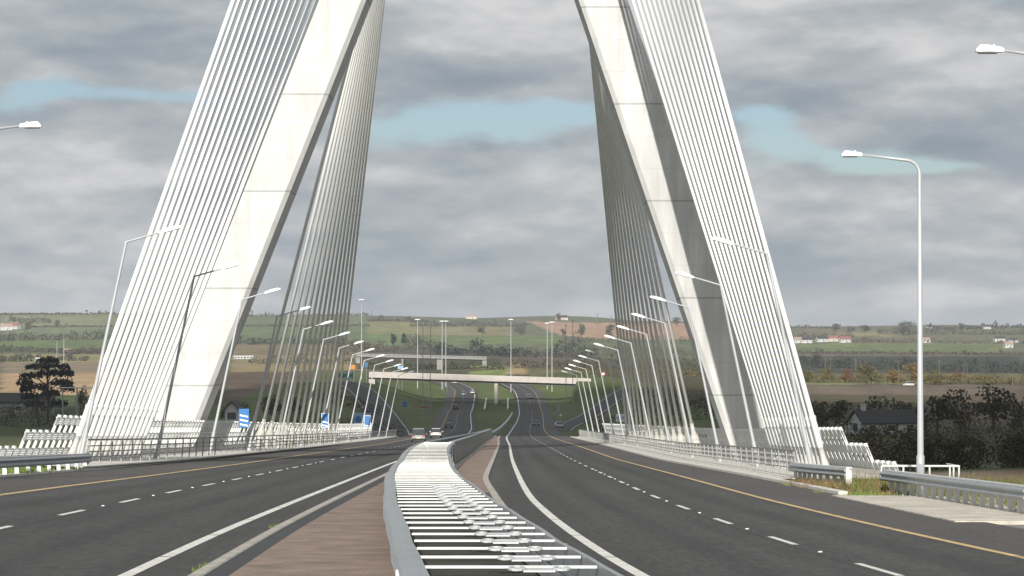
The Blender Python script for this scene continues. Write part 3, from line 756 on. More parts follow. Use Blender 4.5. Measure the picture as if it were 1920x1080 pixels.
def parapet(s, label):
    t = thing('outer_parapet', U(s*19.2, 112), label, 'parapet')
    def hgt(D): return .62 if D < 111.5 else 1.35 if D < 117.5 else 2.08
    n = 0; far = MB()
    D = 106.0
    while D < D_BR1-1:
        h = hgt(D); q = h*.42
        mb = MB() if n < 99 else far
        mb.beam(U(s*19.3, D, .1), U(s*(19.3-q), D, .1+h), .13, .17, up=(0,1,0)); mb.tube([U(s*(19.3-q), D, .06+h), U(s*(19.3-q*1.03), D, .17+h)], .105, 6)
        if n < 99: mb.build('post', M['white_steel'], t)
        D += 1.55 if D < 200 else 3.1; n += 1
    if far.v: o = far.build('post', M['white_steel'], t); o['kind'] = 'stuff'
    for lev in (.62, 1.35, 2.08):
        st = {.62: 105.5, 1.35: 111.8, 2.08: 117.9}[lev]
        Dr = Dlist(st, D_BR1-1)
        mb = MB()
        for i in range(len(Dr)-1):
            for hh, w in ((lev-.06,.07),(lev-.18,.03),(lev-.28,.03),(lev-.38,.04)):
                mb.beam(U(s*(19.3-.42*hh), Dr[i], .1+hh), U(s*(19.3-.42*hh), Dr[i+1], .1+hh), w, w)
        mb.build('rail', M['white_steel'], t)
        # perforated mesh band hung under each rail: a grid of flat wires
        mb = MB(); D = st+.1; zig = []; up = False
        while D < 330:
            lo = U(s*(19.3-.42*(lev-.4)), D, .1+lev-.4); hi_ = U(s*(19.3-.42*(lev-.08)), D, .1+lev-.08)
            zig += [hi_, lo] if up else [lo, hi_]; up = not up; D += .2 if D < 135 else .4 if D < 170 else .8 if D < 230 else 1.6
        mb.tube(zig, .019, 4); b = mb.build('mesh_panel', M['galv_light'], t)
    mb = MB(); Dr = Dlist(D_BR0, D_BR1)
    mb.loft([[U(s*19.0, D, .05), U(s*19.75, D, .05), U(s*19.75, D, .34), U(s*19.0, D, .34)] for D in Dr]); mb.build('plinth', M['paleconc'], t)
parapet(-1, 'white stepped outer parapet of leaning posts along the left bridge edge')
parapet(1, 'white stepped outer parapet of leaning posts along the right bridge edge')

# ------------------------------------------------------------------ verge barriers, handrail, concrete pad
def verge_rail(path, label, post_step, mb_h=.72, flip=1, end_post=False):
    p0 = path[0]; t = thing('safety_barrier', (p0[0], p0[1], zr(p0[0], p0[1])), label, 'crash barrier')
    fx = pchip(sorted([(p[1], p[0]) for p in path])); D0 = min(p[1] for p in path); D1 = max(p[1] for p in path)
    Dv = list(np.arange(D0, D1, 1.0))+[D1]
    mb = MB(); wbeam(mb, [(fx(D), D, zr(fx(D), D, mb_h)) for D in Dv], lambda i: Vector((flip,0,0)), h=.32, w=.12); mb.build('rail', M['galv'], t)
    mb = MB(); 
    for a, b in zip(Dv[:-1], Dv[1:]): mb.beam((fx(a)-flip*.08, a, zr(fx(a), a, mb_h+.03)), (fx(b)-flip*.08, b, zr(fx(b), b, mb_h+.03)), .22, .05)
    mb.build('top_plate', M['galv_light'], t)
    D = D0+.15
    while D < D1:
        mb = MB(); x = fx(D)-flip*.12; z = zr(x, D); mb.beam((x, D, z-.3), (x, D, z+mb_h-.03), .15, .06, up=(0,1,0)); mb.beam((x+.06, D+.05, z-.3), (x+.06, D+.05, z+mb_h-.03), .03, .12, up=(0,1,0)); mb.build('post', M['galv_light'], t)
        D += post_step
    if end_post:
        mb = MB(); x = fx(D0); mb.beam((x, D0-.12, zr(x, D0, -.2)), (x, D0-.12, zr(x, D0, .78)), .12, .12, up=(0,1,0)); mb.build('end_post', M['white_steel'], t)
verge_rail([(13.25,64.5),(13.1,75),(12.85,87)], 'grey crash barrier on close-set posts behind the pale concrete pad', 1.25, flip=-1)
verge_rail([(12.35,92.5),(11.75,99),(11.55,104)], 'short grey crash barrier closing the end of the right railing', 1.2, flip=-1, end_post=True)
verge_rail([(-17.6,104.5),(-17.4,90),(-17.2,60)], 'grey rounded crash barrier on the left grass verge', 2.2, mb_h=.62, flip=1)
hand = thing('handrail', (17, 104.5, zr(15, 104)-.4), 'white tubular handrail frame on the grass behind the tall lamp', 'handrail')
zt = at(1700, 873, 104.5).z
xs = [(1652-960)/F*104.5, (1693-960)/F*104.5, (1742-960)/F*104.5, (1780-960)/F*104.5, (1787-960)/F*104.5, (1797-960)/F*104.5]
mb = MB(); mb.tube([(xs[0], 104.5, zt-.0), (xs[-1], 104.5, zt-.02)], .045, 8); mb.build('rail', M['white_steel'], hand)
mb = MB(); mb.tube([(xs[-1], 104.5, zt-.02), (xs[-1]+.8, 112, zt-.3)], .045, 8); mb.build('rail', M['white_steel'], hand)
for x in xs:
    mb = MB(); mb.tube([(x, 104.5, zt-1.3), (x, 104.5, zt-.01)], .04, 8); mb.build('post', M['white_steel'], hand)
pad = [(10.5,82.5),(12.6,82.0),(16.5,79),(17.5,61),(10.72,60.8)]
mb = MB(); v = [(x, D, zr(x, D, .03)) for x, D in pad]+[(x, D, zr(x, D, -.4)) for x, D in pad]
n = len(pad); mb.add(v, [tuple(range(n)), tuple(range(2*n-1, n-1, -1))]+[(i, (i+1) % n, n+(i+1) % n, n+i) for i in range(n)]); struct(mb, 'concrete_pad', M['slab'])
mb = MB()
mb.strip([(10.75, D, zr(10.75, D, -.03)) for D in np.arange(20, 61, 4)], [(18, D, zr(18, D, -.03)) for D in np.arange(20, 61, 4)]); struct(mb, 'gravel_verge', M['gravel'])

# ------------------------------------------------------------------ signs
def sign_panel(t, c, w, h, m, border=None, name='panel', dy=0, thick=.04):
    mb = MB(); mb.box(Vector(c)+Vector((0,dy,0)), (w, thick, h)); p = mb.build(name, m, t, bevel=.01)
    if border:
        mb = MB(); b = .06*min(w, h)
        for a, s_ in (((0,0,h/2-b/2),(w,.012,b)), ((0,0,-h/2+b/2),(w,.012,b)), ((-w/2+b/2,0,0),(b,.012,h-2*b)), ((w/2-b/2,0,0),(b,.012,h-2*b))):
            mb.box(Vector(c)+Vector((0,dy-thick/2-.005,0))+Vector(a), s_)
        mb.build('border', border, p)
    return p
def marker(px, D, n, label, w=.66, h=1.2, rot=0, row=786):
    c = at(px, row, D); t = thing('marker_sign', c-Vector((0,0,h/2+.6)), label, 'road sign', 'blue countdown markers on the left railing')
    p = sign_panel(t, c, w, h, M['blue_sign'], M['white_sign'] if n < 3 else None)
    mb = MB()
    for k in range(n):
        z = c.z-h*.38+k*h*.24+ (0 if n > 1 else 0)
        mb.add([(c.x-w*.4, D-.032, z+h*.11), (c.x-w*.4, D-.032, z+h*.02), (c.x+w*.4, D-.032, z-h*.07), (c.x+w*.4, D-.032, z+h*.02)], [(0,1,2,3)])
    mb.build('bar', M['white_sign'], p)
    mb = MB(); mb.tube([(c.x+.05, D+.06, c.z-h/2-1.1), (c.x+.05, D+.06, c.z+h*.4)], .04, 8); mb.build('post', M['grey_back'], t)
marker(458, 171, 3, 'blue marker sign with three white diagonal bars on the left railing', .70, 1.28, row=784)
marker(610, 244, 2, 'blue marker sign with two white diagonal bars on the left railing', .72, 1.42, row=788)
marker(689, 313, 1, 'blue marker sign with one white diagonal bar on the left railing', .80, 1.5, row=790)
def board(px, row, D, w, h, m, label, name='road_sign', posts=2, border=None, discs=(), lines=0, lm=None, cat='road sign', pm='grey_back'):
    c = at(px, row, D); g = tz(c.x, D)
    t = thing(name, (c.x, D, g), label, cat)
    p = sign_panel(t, c, w, h, m, border, thick=.08)
    for k in range(posts):
        x = c.x+(k-(posts-1)/2)*w*.6
        mb = MB(); mb.tube([(x, D+.1, min(g, c.z-h/2)-.3), (x, D+.1, c.z+h*.3)], .07, 8); mb.build('post', M[pm], t)
    for dx, dz, r, mm in discs:
        mb = MB(); mb.tube([(c.x+dx, D-.045, c.z+dz), (c.x+dx, D-.075, c.z+dz)], r, 16); mb.build('symbol', mm, p)
    if lines:
        mb = MB()
        for k in range(lines): mb.box((c.x, D-.05, c.z+h*.3-k*h*.6/max(1, lines-1)), (w*.7, .02, h*.09))
        mb.build('bar', lm or M['white_sign'], p)
    return t
board(680, 787, 430, 2.9, 2.4, M['pale_blue'], 'pale blue road sign with dark round symbol behind the left railing', discs=((-.75,.1,.55,M['blue_sign']),))
board(759, 758, 650, 1.1, 1.4, M['blue_sign'], 'small plain blue sign on the dark green left bank', posts=1)
board(797, 763, 700, 3.1, .8, M['brown_sign'], 'low brown sign on two posts at the left road edge', border=M['white_sign'])
board(652, 704, 850, 4.0, 2.6, M['green_sign'], 'large green direction sign beside the left slip road', lines=2, border=M['white_sign'])
board(638, 703, 846, 1.6, 1.9, M['green_sign'], 'narrow green sign panel left of the large green sign', border=M['white_sign'])
board(661, 688, 872, 1.8, 1.4, M['orange'], 'orange roadworks sign behind the green direction sign')
board(687, 684, 876, .9, 1.6, M['blue_sign'], 'small blue sign above the left slip road', posts=1)
board(751, 689, 905, 2.0, 1.1, M['pale_blue'], 'light blue board near the left end of the overbridge')
board(1164, 783, 470, 1.9, 1.45, M['white_sign'], 'white double notice board behind the right lamps', discs=((-.45,0,.3,M['pale_blue']),(.45,0,.3,M['pale_blue'])))
board(1047, 763, 640, .9, 2.6, M['grey_back'], 'tall grey sign back on the right bank', posts=1)
def disc_sign(px, row, D, r, label):
    c = at(px, row, D); g = tz(c.x, D); t = thing('road_sign', (c.x, D, g), label, 'road sign')
    mb = MB(); mb.tube([(c.x, D-.03, c.z), (c.x, D+.03, c.z)], r, 20); p = mb.build('panel', M['red_sign'], t)
    mb = MB(); mb.tube([(c.x, D-.05, c.z), (c.x, D-.035, c.z)], r*.72, 20); mb.build('symbol', M['white_sign'], p)
    mb = MB(); mb.tube([(c.x, D+.08, min(g, c.z-r)-.3), (c.x, D+.08, c.z+r*.5)], .06, 8); mb.build('post', M['grey_back'], t)
disc_sign(1051, 778, 650, .42, 'round red and white sign near the right slip road merge')
disc_sign(1121, 778, 560, .38, 'small round red sign behind the right row of lamps')
disc_sign(1131, 701, 875, .6, 'pale red and white disc sign by the overbridge right end')
board(835, 711, 960, 2.0, 1.3, M['orange'], 'orange roadworks sign under the left of the overbridge', name='roadworks_sign')

# ------------------------------------------------------------------ overbridges
def overbridge(D, x0, x1, z0, z1, ft, width, label, piers, pm, dk, solid=False):
    t = thing('overbridge', ((x0+x1)/2, D, (z0+z1)/2-6), label, 'bridge')
    zf = lambda x: z0+(z1-z0)*(x-x0)/(x1-x0)
    mb = MB(); mb.loft([[(x, D, zf(x)), (x, D, zf(x)-ft*.5), (x, D+.9, zf(x)-ft*.52), (x, D+1.5, zf(x)-ft), (x, D+width-1.5, zf(x)-ft), (x, D+width-.9, zf(x)-ft*.52), (x, D+width, zf(x)-ft*.5), (x, D+width, zf(x))] for x in np.linspace(x0, x1, 8)]); mb.build('deck', dk, t)
    for dy in ((-.05, width-.25) if solid else ()):
        mb = MB(); mb.loft([[(x, D+dy, zf(x)-.95), (x, D+dy+.3, zf(x)-.95), (x, D+dy+.3, zf(x)+1.0), (x, D+dy, zf(x)+1.0)] for x in np.linspace(x0, x1, 8)]); mb.build('parapet', pm, t)
    for dy in (() if solid else (-.05, width-.25)):
        mb = MB(); mb.loft([[(x, D+dy, zf(x)-.35), (x, D+dy+.3, zf(x)-.35), (x, D+dy+.3, zf(x)+.55), (x, D+dy, zf(x)+.55)] for x in np.linspace(x0, x1, 8)]); mb.build('parapet', pm, t)
        mb = MB()
        mb.beam((x0, D+dy+.15, z0+1.05), (x1, D+dy+.15, z1+1.05), .08, .08)
        for x in np.arange(x0+1, x1, 2.5): mb.beam((x, D+dy+.15, zf(x)+.5), (x, D+dy+.15, zf(x)+1.05), .07, .07, up=(0,1,0))
        mb.build('rail', M['galv_light'], t)
    for x, w in piers:
        mb = MB(); g = tz(x, D+width/2); mb.box((x, D+width/2, (g-1+zf(x)-ft)/2), (w, width*.75, zf(x)-ft-g+1)); mb.build('pier', pm, t, bevel=.08)
    for xe, sg in ((x0, 1), (x1, -1)):
        mb = MB(); mb.box((xe+sg*1.0, D+width/2, zf(xe)-ft-1.5), (2.2, width*.96, 3.2)); mb.build('abutment', pm, t)
D = 880
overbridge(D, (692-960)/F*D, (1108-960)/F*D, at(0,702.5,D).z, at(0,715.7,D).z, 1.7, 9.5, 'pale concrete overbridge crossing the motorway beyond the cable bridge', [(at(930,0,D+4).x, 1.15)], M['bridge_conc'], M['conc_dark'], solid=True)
D = 1330
overbridge(D, (668-960)/F*D, (912-960)/F*D, at(0,667,D).z, at(0,673,D).z, .9, 8, 'distant grey overbridge in front of the dark tree belt', [(at(824,0,D+4).x, 2.6), (at(755,0,D+4).x, 1.0)], M['conc_dark'], M['conc_dark'])
# short guard rails either side of the pier
for px, lab in ((909,'left'), (951,'right')):
    D0, D1 = 838, 902; x = (px-960)/F*868
    t = thing('safety_barrier', (x, D0, zr(x, D0)), f'short pale guard rail on the {lab} side of the overbridge pier', 'crash barrier')
    mb = MB(); wbeam(mb, [(x, D, zr(x, D, .55)) for D in np.arange(D0, D1, 6)], lambda i: Vector((1,0,0)), h=.5, w=.5); mb.build('rail', M['white_steel'], t)
    for D in np.arange(D0+1, D1-4, 8):
        mb = MB(); mb.beam((x+.2, D, zr(x, D, -.6)), (x+.2, D, zr(x, D, .5)), .12, .12, up=(0,1,0)); mb.build('post', M['galv_light'], t)

# ------------------------------------------------------------------ lighting masts and poles
def mast(px, top, D, label, head=2.0, m='lamp_grey', r=.2, grp='high lighting masts at the junction', base=None, cross=False):
    x = (px-960)/F*D; g = tz(x, D) if base is None else at(px, base, D).z; zt = at(px, top, D).z
    t = thing('lighting_mast' if not cross else 'utility_pole', (x, D, g), label, 'lighting mast' if not cross else 'utility pole', grp)
    mb = MB(); mb.tube([(x, D, g-.4), (x, D, zt)], [r, r*.6], 8); mb.build('mast' if not cross else 'pole', M[m], t)
    if head and not cross:
        mb = MB(); rings = []
        for q, w in ((-.15,.5),(0,1),(.25,1),(.4,.6)):
            rings.append([(x+math.cos(a)*head*.5*w, D+math.sin(a)*head*.5*w, zt+q) for a in [i*math.pi/5 for i in range(10)]])
        mb.loft(rings); mb.build('lamp_head', M['lamp_head'], t)
    if cross:
        mb = MB(); mb.beam((x-head/2, D, zt-.3), (x+head/2, D, zt-.3), .16, .16)
        for q in (-.45, 0, .45): mb.tube([(x+head*q, D, zt-.25), (x+head*q, D, zt+.15)], .08, 6)
        mb.build('crossarm', M['wood'], t)
mast(678, 563, 930, 'tall slim lighting mast left of the overbridge rising above the hills', 2.6)
mast(783, 600, 960, 'tall lighting mast behind the left end of the overbridge', 2.2)
mast(829, 603, 985, 'left of two lighting masts standing close together behind the overbridge', 2.4)
mast(836, 603, 1005, 'right of two lighting masts standing close together behind the overbridge', 2.4)
mast(958, 600, 960, 'lone lighting mast behind the middle of the overbridge', 2.2)
mast(1026, 607, 985, 'shorter of two masts behind the right half of the overbridge', 2.0)
mast(1035, 605, 960, 'taller of two masts behind the right half of the overbridge', 2.4)
mast(793, 610, 770, 'shade-darkened slim mast before the overbridge, above the brown sign', .5, 'grey_back', .13, 'shade-darkened slim masts before the overbridge')  # these four masts stand in shade, put into their darker grey
mast(807, 612, 790, 'shade-darkened slim mast before the overbridge, right of its twin above the bank', .5, 'grey_back', .13, 'shade-darkened slim masts before the overbridge')
mast(1061, 610, 800, 'shade-darkened slim mast before the right overbridge end, nearer the road', .5, 'grey_back', .13, 'shade-darkened slim masts before the overbridge')
mast(1074, 600, 780, 'shade-darkened slim mast before the right overbridge end, farther from the road', .5, 'grey_back', .13, 'shade-darkened slim masts before the overbridge')
mast(107, 640, 1000, 'thin white pole above the pine, the shorter of two', 0, 'lamp_grey', .14, 'white poles above the pine')
mast(120, 634, 960, 'thin white pole above the pine, the taller of two', 0, 'lamp_grey', .16, 'white poles above the pine')
for px, tp, bs, lb in ((1547,672,715,'twin timber pole left of the autumn trees, nearer the cables'), (1557,672,715,'twin timber pole left of the autumn trees, nearer the trees'), (1604,674,717,'slim timber pole left of the large olive tree'), (1684,676,722,'pale timber pole right of the large olive tree'), (1806,684,712,'left timber pole of a pair beyond the tall lamp'), (1813,683,706,'right timber pole of a pair beyond the tall lamp'), (1898,700,726,'timber pole near the right frame edge'), (1761,676,720,'dark timber pole just right of the tall lamp')):
    g = ground(px, bs, 700); mast(px, tp, g.y, lb, 3.0 if px in (1552,1684) else 1.2, 'wood', .16, 'timber poles in the right valley', cross=True)
g = ground(1120, 612, 1600); mast(1120, 587, g.y, 'tall timber pole with crossarm on the ploughed hill skyline', 7, 'wood', .5, 'skyline poles', cross=True)
mast(1146, 592, g.y, 'smaller skyline pole beside the right cable fan', 4, 'wood', .4, 'skyline poles', cross=True)
g = ground(697, 600, 1600); mast(697, 581, g.y, 'short dark pole on the skyline left of centre', 4, 'wood', .5, 'skyline poles', cross=True)

# goal-like frame by the pine
g = tz((118-960)/F*450, 450); t = thing('goal_frame', at(130, 760, 450), 'grey steel goal frame standing beside the dark pine', 'goal frame')
D = 450; zt = at(0, 727, D).z
for px in (118, 145):
    mb = MB(); mb.tube([((px-960)/F*D, D, g-.3), ((px-960)/F*D, D, zt)], .13, 8); mb.build('post', M['galv'], t)
mb = MB(); mb.tube([((105-960)/F*D, D, zt), ((176-960)/F*D, D, zt)], .11, 8); mb.build('crossbar', M['galv_light'], t)

# ------------------------------------------------------------------ cars
def make_car(paint, label, kind='saloon'):
    t = thing('car', (0,0,0), label, 'car')
    Lh, W = 4.4, 1.76
    hb = [(-2.2,.42),(-2.18,.72),(-2.05,.88),(-1.3,.93),(.75,.92),(1.75,.80),(2.12,.66),(2.2,.42)]
    low = .24
    mb = MB(); rings = []
    for x, h in hb:
        w = W/2*(.93 if abs(x) > 2 else 1)
        rings.append([(-w*.94, x, low), (w*.94, x, low), (w, x, low+.2), (w, x, h-.12), (w*.93, x, h), (-w*.93, x, h), (-w, x, h-.12), (-w, x, low+.2)])
    mb.loft(rings)
    body = mb.build('body', paint, t, bevel=.02)
    roof = {'saloon': [(-1.75,.90,.80),(-1.05,1.36,.62),(-.3,1.44,.60),(.35,1.38,.62),(1.15,.90,.78)], 'hatch': [(-2.08,.88,.80),(-1.72,1.38,.66),(-.6,1.47,.64),(.3,1.42,.64),(1.15,.90,.78)], 'suv': [(-2.1,.9,.82),(-1.98,1.60,.70),(-.6,1.68,.70),(.3,1.62,.68),(1.1,.92,.80)]}[kind]
    mb = MB(); mb.loft([[(-.80, a, .86), (.80, a, .86), (w, a, h), (-w, a, h)] for a, h, w in roof]); mb.build('window', M['glass'], t)
    mb = MB(); mb.loft([[(-w-.012, a, h-.06), (w+.012, a, h-.06), (w-.03, a, h+.03), (-w+.03, a, h+.03)] for a, h, w in roof[1:-1]]); mb.build('roof', paint, t)
    for sx in (-1, 1):
        for y in (-1.35, 1.35):
            mb = MB(); mb.tube([(sx*.70, y, .32), (sx*.90, y, .32)], .32, 18); w = mb.build('wheel', M['black'], t)
            mb = MB(); mb.tube([(sx*.89, y, .32), (sx*.915, y, .32)], .19, 12); mb.build('rim', M['galv_light'], w)
        mb = MB(); mb.box((sx*.66, -2.15, .74), (.3,.1,.16)); mb.build('tail_light', M['tail'], t)
        mb = MB(); mb.box((sx*.62, 2.13, .62), (.34,.1,.14)); mb.build('headlight', M['headlamp'], t)
        mb = MB(); mb.box((sx*.98, .72, .98), (.18,.1,.12)); mb.build('mirror', paint, t)
    for y in (-2.22, 2.22):
        mb = MB(); mb.box((0, y, .5), (.5,.03,.12)); mb.build('number_plate', M['plate'], t)
        mb = MB(); mb.box((0, y*.995, .34), (1.6,.1,.14)); mb.build('bumper', M['black'], t)
    return t
def place(c, x, D, rz=0, slip=False):
    z = zr(x, D, .01) if not slip else tz(x, D)+.15
    c.location = (x, D, z); sl = -(zr(x, D+5)-zr(x, D-5))/10 if not slip else 0
    c.rotation_euler = (-sl if abs(rz) < 1 else sl, 0, rz)
place(make_car(M['car_silver'], 'silver estate car driving away in the left carriageway, nearest of the cars', 'suv'), (785-960)/F*318, 318, .03)
place(make_car(M['car_white'], 'white car driving away just ahead of the silver estate', 'hatch'), (818-960)/F*395, 395)
place(make_car(M['car_black'], 'black car driving away in the left lanes beyond the white car', 'saloon'), (842-960)/F*590, 590)
place(make_car(M['car_darkred'], 'dark red car driving away in the shaded left lanes', 'hatch'), (855-960)/F*845, 845)
place(make_car(M['car_white'], 'white car beneath the overbridge in the lane nearest the median', 'hatch'), (886-960)/F*938, 938)
place(make_car(M['car_teal'], 'small teal car beneath the overbridge beside a white car', 'hatch'), (869-960)/F*925, 925)
place(make_car(M['car_white'], 'distant white car on the bend just below the overbridge deck', 'suv'), (851-960)/F*1045, 1045, .25)
place(make_car(M['car_blue'], 'dark blue car coming towards the bridge in the right lanes', 'saloon'), (1005-960)/F*630, 630, math.pi)
place(make_car(M['car_white'], 'white car coming out from beneath the overbridge on the right', 'hatch'), (993-960)/F*905, 905, math.pi)
place(make_car(M['car_silver'], 'silver car joining from the right slip road', 'hatch'), (1048-960)/F*598, 598, math.pi+.12)
g = ground(1703, 724, 700); place(make_car(M['car_white'], 'pale car on the country road beyond the white cottage', 'suv'), g.x, g.y, 1.5, True)

# ------------------------------------------------------------------ houses
def house(px, row, w, d, eave, ridge, wall, roof, label, rz=0, chim=True, dmin=430, D=None, wins=2, name='house'):
    p = ground(px, row, dmin) if D is None else Vector(((px-960)/F*D, D, tz((px-960)/F*D, D)))
    t = thing(name, p, label, 'house')
    Mz = Matrix.Rotation(rz, 4, 'Z'); P = lambda x, y, z: p+Mz @ Vector((x, y, z))
    mb = MB(); mb.prism([P(-w/2,-d/2,-1), P(-w/2,-d/2,eave), P(-w/2,0,ridge-.1), P(-w/2,d/2,eave), P(-w/2,d/2,-1)], Mz @ Vector((w,0,0))); mb.build('wall', wall, t)
    o = .35; k = (ridge-eave)/(d/2)
    mb = MB(); mb.prism([P(-w/2-o,-d/2-o,eave-k*o), P(-w/2-o,-d/2-o,eave-k*o+.22), P(-w/2-o,0,ridge+.22), P(-w/2-o,d/2+o,eave-k*o+.22), P(-w/2-o,d/2+o,eave-k*o), P(-w/2-o,0,ridge)], Mz @ Vector((w+2*o,0,0))); rf = mb.build('roof', roof, t)
    if chim:
        mb = MB(); c = P(-w*.36, 0, ridge+.5); q = w/12; mb.box(c, (.8*q,.7*q,1.3*q), Mz.to_3x3()); mb.box(c+Vector((0,0,.72*q)), (.95*q,.85*q,.15*q), Mz.to_3x3()); mb.build('chimney', wall, rf)
    for i in range(wins):
        x = -w/2+w*(i+.5)/wins; mb = MB(); mb.box(P(x, -d/2, eave*.55), (1.5,.12,1.2), Mz.to_3x3()); f = mb.build('window', M['white_paint'], t)
        mb = MB(); mb.box(P(x, -d/2-.05, eave*.55), (1.3,.06,1.0), Mz.to_3x3()); mb.build('pane', M['win'], f)
    mb = MB(); mb.box(P(w*.08, -d/2, 1.0), (1.0,.1,2.0), Mz.to_3x3()); mb.build('door', M['wood'], t)
    mb = MB(); mb.box(P(-w/2, 0, eave*.6), (.12,1.6,1.3), Mz.to_3x3()); mb.build('window', M['win'], t)
    return t
house(1656, 806, 10.5, 5.4, 2.0, 3.9, M['render_white'], M['roof_slate'], 'white cottage with dark slate roof and white chimney among dark trees', rz=.34, D=420, wins=3)
house(1592, 808, 3.0, 3, 1.6, 2.2, M['render_cream'], M['roof_slate'], 'low cream shed at the left end of the white cottage', rz=.42, D=424, chim=False, wins=1)
house(440, 772, 4.5, 2.6, 2.7, 4.2, M['render_white'], M['roof_slate'], 'small pale gabled shed with pitched roof left of the blue marker', rz=1.45, D=470, chim=False, wins=1)
house(18, 770, 9, 7, 3, 4.6, M['conc_dark'], M['roof_slate'], 'low dark shed at the left frame edge below the tan field', rz=.1, D=520, chim=False)
house(68, 772, 7, 6, 2.8, 4.2, M['conc_dark'], M['roof_slate'], 'grey outbuilding in the shadow under the pine', rz=.1, D=525, chim=False)
house(12, 619, 13, 8, 4, 7, M['render_white'], M['roof_pink'], 'white hillside house at the left frame edge', rz=.2, dmin=1500)
house(28, 617, 11, 8, 3.6, 7.5, M['render_white'], M['roof_red'], 'white hillside house with a bright red roof', rz=-.4, dmin=1500)
for i, (px, row, w, c, rf, lb) in enumerate(((1498,643,26,'render_white','roof_pink','pale house beside the outermost right cable in the hillside row'), (1514,643,24,'render_white','roof_slate','white house second from left in the hillside row'), (1541,641,26,'render_white','roof_slate','white low house in the middle of the hillside row'), (1563,640,22,'render_cream','roof_red','cream house with red roof in the hillside row'), (1584,642,26,'render_white','roof_red','red-roofed white house at the right end of the hillside row'))):
    house(px, row, w*.45, 7, 3.4, 6.2, M[c], M[rf], lb, rz=.25*(-1)**i, dmin=1500, chim=False, wins=3)
for px, row, w, rf, lb in ((1873,640,30,'roof_slate','white house left of a pair below the right wooded hill'), (1899,643,22,'roof_slate','white house right of a pair below the right wooded hill'), (1890,652,18,'roof_pink','small white house under the pair of hillside houses'), (1741,617,14,'roof_slate','tiny white skyline house right of the tall lamp'), (1850,617,22,'roof_slate','long skyline house with dark roof on the right hill'), (1735,643,20,'roof_pink','low white bungalow just right of the tall lamp post')):
    house(px, row, w*.42, 7, 3.2, 5.6, M['render_white'], M[rf], lb, rz=.15, dmin=1500, chim=False)
house(884, 598, 14, 6, 3.4, 4.6, M['render_cream'], M['roof_pink'], 'long cream building on the skyline above the motorway', rz=0, dmin=1500, chim=False, wins=4)
house(1053, 600, 15, 7, 3.4, 6, M['render_cream'], M['roof_slate'], 'farmhouse beside a tree above the ploughed field', rz=.3, dmin=1500)
house(457, 673, 12.5, 4, 1.7, 2.1, M['render_white'], M['galv_light'], 'long low white shed left of the far left cables', rz=0, dmin=900, chim=False, wins=6, name='shed')
house(565, 677, 3.2, 3, 1.3, 1.8, M['render_white'], M['roof_slate'], 'small white shed seen between the far left cables', rz=0, dmin=900, chim=False, name='shed')
house(74, 678, 4.2, 3, 2, 2.3, M['pale_blue'], M['galv_light'], 'pale blue shed left above the pine crown', rz=.1, dmin=900, chim=False, wins=3, name='shed')
house(127, 661, 4.5, 3, 1.6, 2.6, M['render_cream'], M['roof_pink'], 'cream farm shed beside the taller white pole', rz=-.3, dmin=900, chim=False, name='shed')

# ------------------------------------------------------------------ vegetation
def quad(mb, p, s, rnd):
    a = Vector((rnd.gauss(0,1), rnd.gauss(0,1), rnd.gauss(0,1))).normalized()
    b = a.cross(Vector((rnd.gauss(0,1), rnd.gauss(0,1), rnd.gauss(0,1)))).normalized()
    q = s*rnd.uniform(.6,1.25); p = Vector(p)
    mb.add([p-a*q-b*q*.35, p+a*q*.1-b*q*.7, p+a*q+b*q*.2, p+b*q*.75], [(0,1,2,3)])
def crown(mb, rx, ry, rz, zc, n, s, rnd, blobs=9, low=.75):
    n = int(n*min(4, max(.6, (.045/s)**2)))
    bl = []
    for i in range(blobs):
        a = rnd.uniform(0, 2*math.pi); q = rnd.uniform(.25,.72); h = rnd.uniform(-.62,.62)
        bl.append((math.cos(a)*q*rx*math.sqrt(max(.1, 1-h*h)), math.sin(a)*q*ry*math.sqrt(max(.1, 1-h*h)), h*rz, rnd.uniform(.32,.55)))
    bl.append((0,0,rz*.1,.55))
    for i in range(n):
        b = rnd.choice(bl); v = Vector((rnd.gauss(0,1), rnd.gauss(0,1), rnd.gauss(0,1))).normalized()*(rnd.uniform(.55,1.05))
        quad(mb, (b[0]+v.x*b[3]*rx, b[1]+v.y*b[3]*ry, zc+b[2]+v.z*b[3]*rz*.9), s, rnd)
def trunk(mb, h, r, rnd, limbs=5, spread=.4):
    mb.tube([(0,0,-.3), (r*.2,0,h*.3), (-r*.3,r*.2,h*.6), (0,0,h*.9)], [r*1.3, r, r*.7, r*.25], 8)
    for i in range(limbs):
        a = rnd.uniform(0, 6.28); z0 = h*rnd.uniform(.3,.6); L = h*spread*rnd.uniform(.7,1.1)
        mb.tube([(0,0,z0), (math.cos(a)*L*.5, math.sin(a)*L*.5, z0+L*.45), (math.cos(a)*L, math.sin(a)*L, z0+L*.7)], [r*.5, r*.32, r*.1], 6)
PROTO = {}
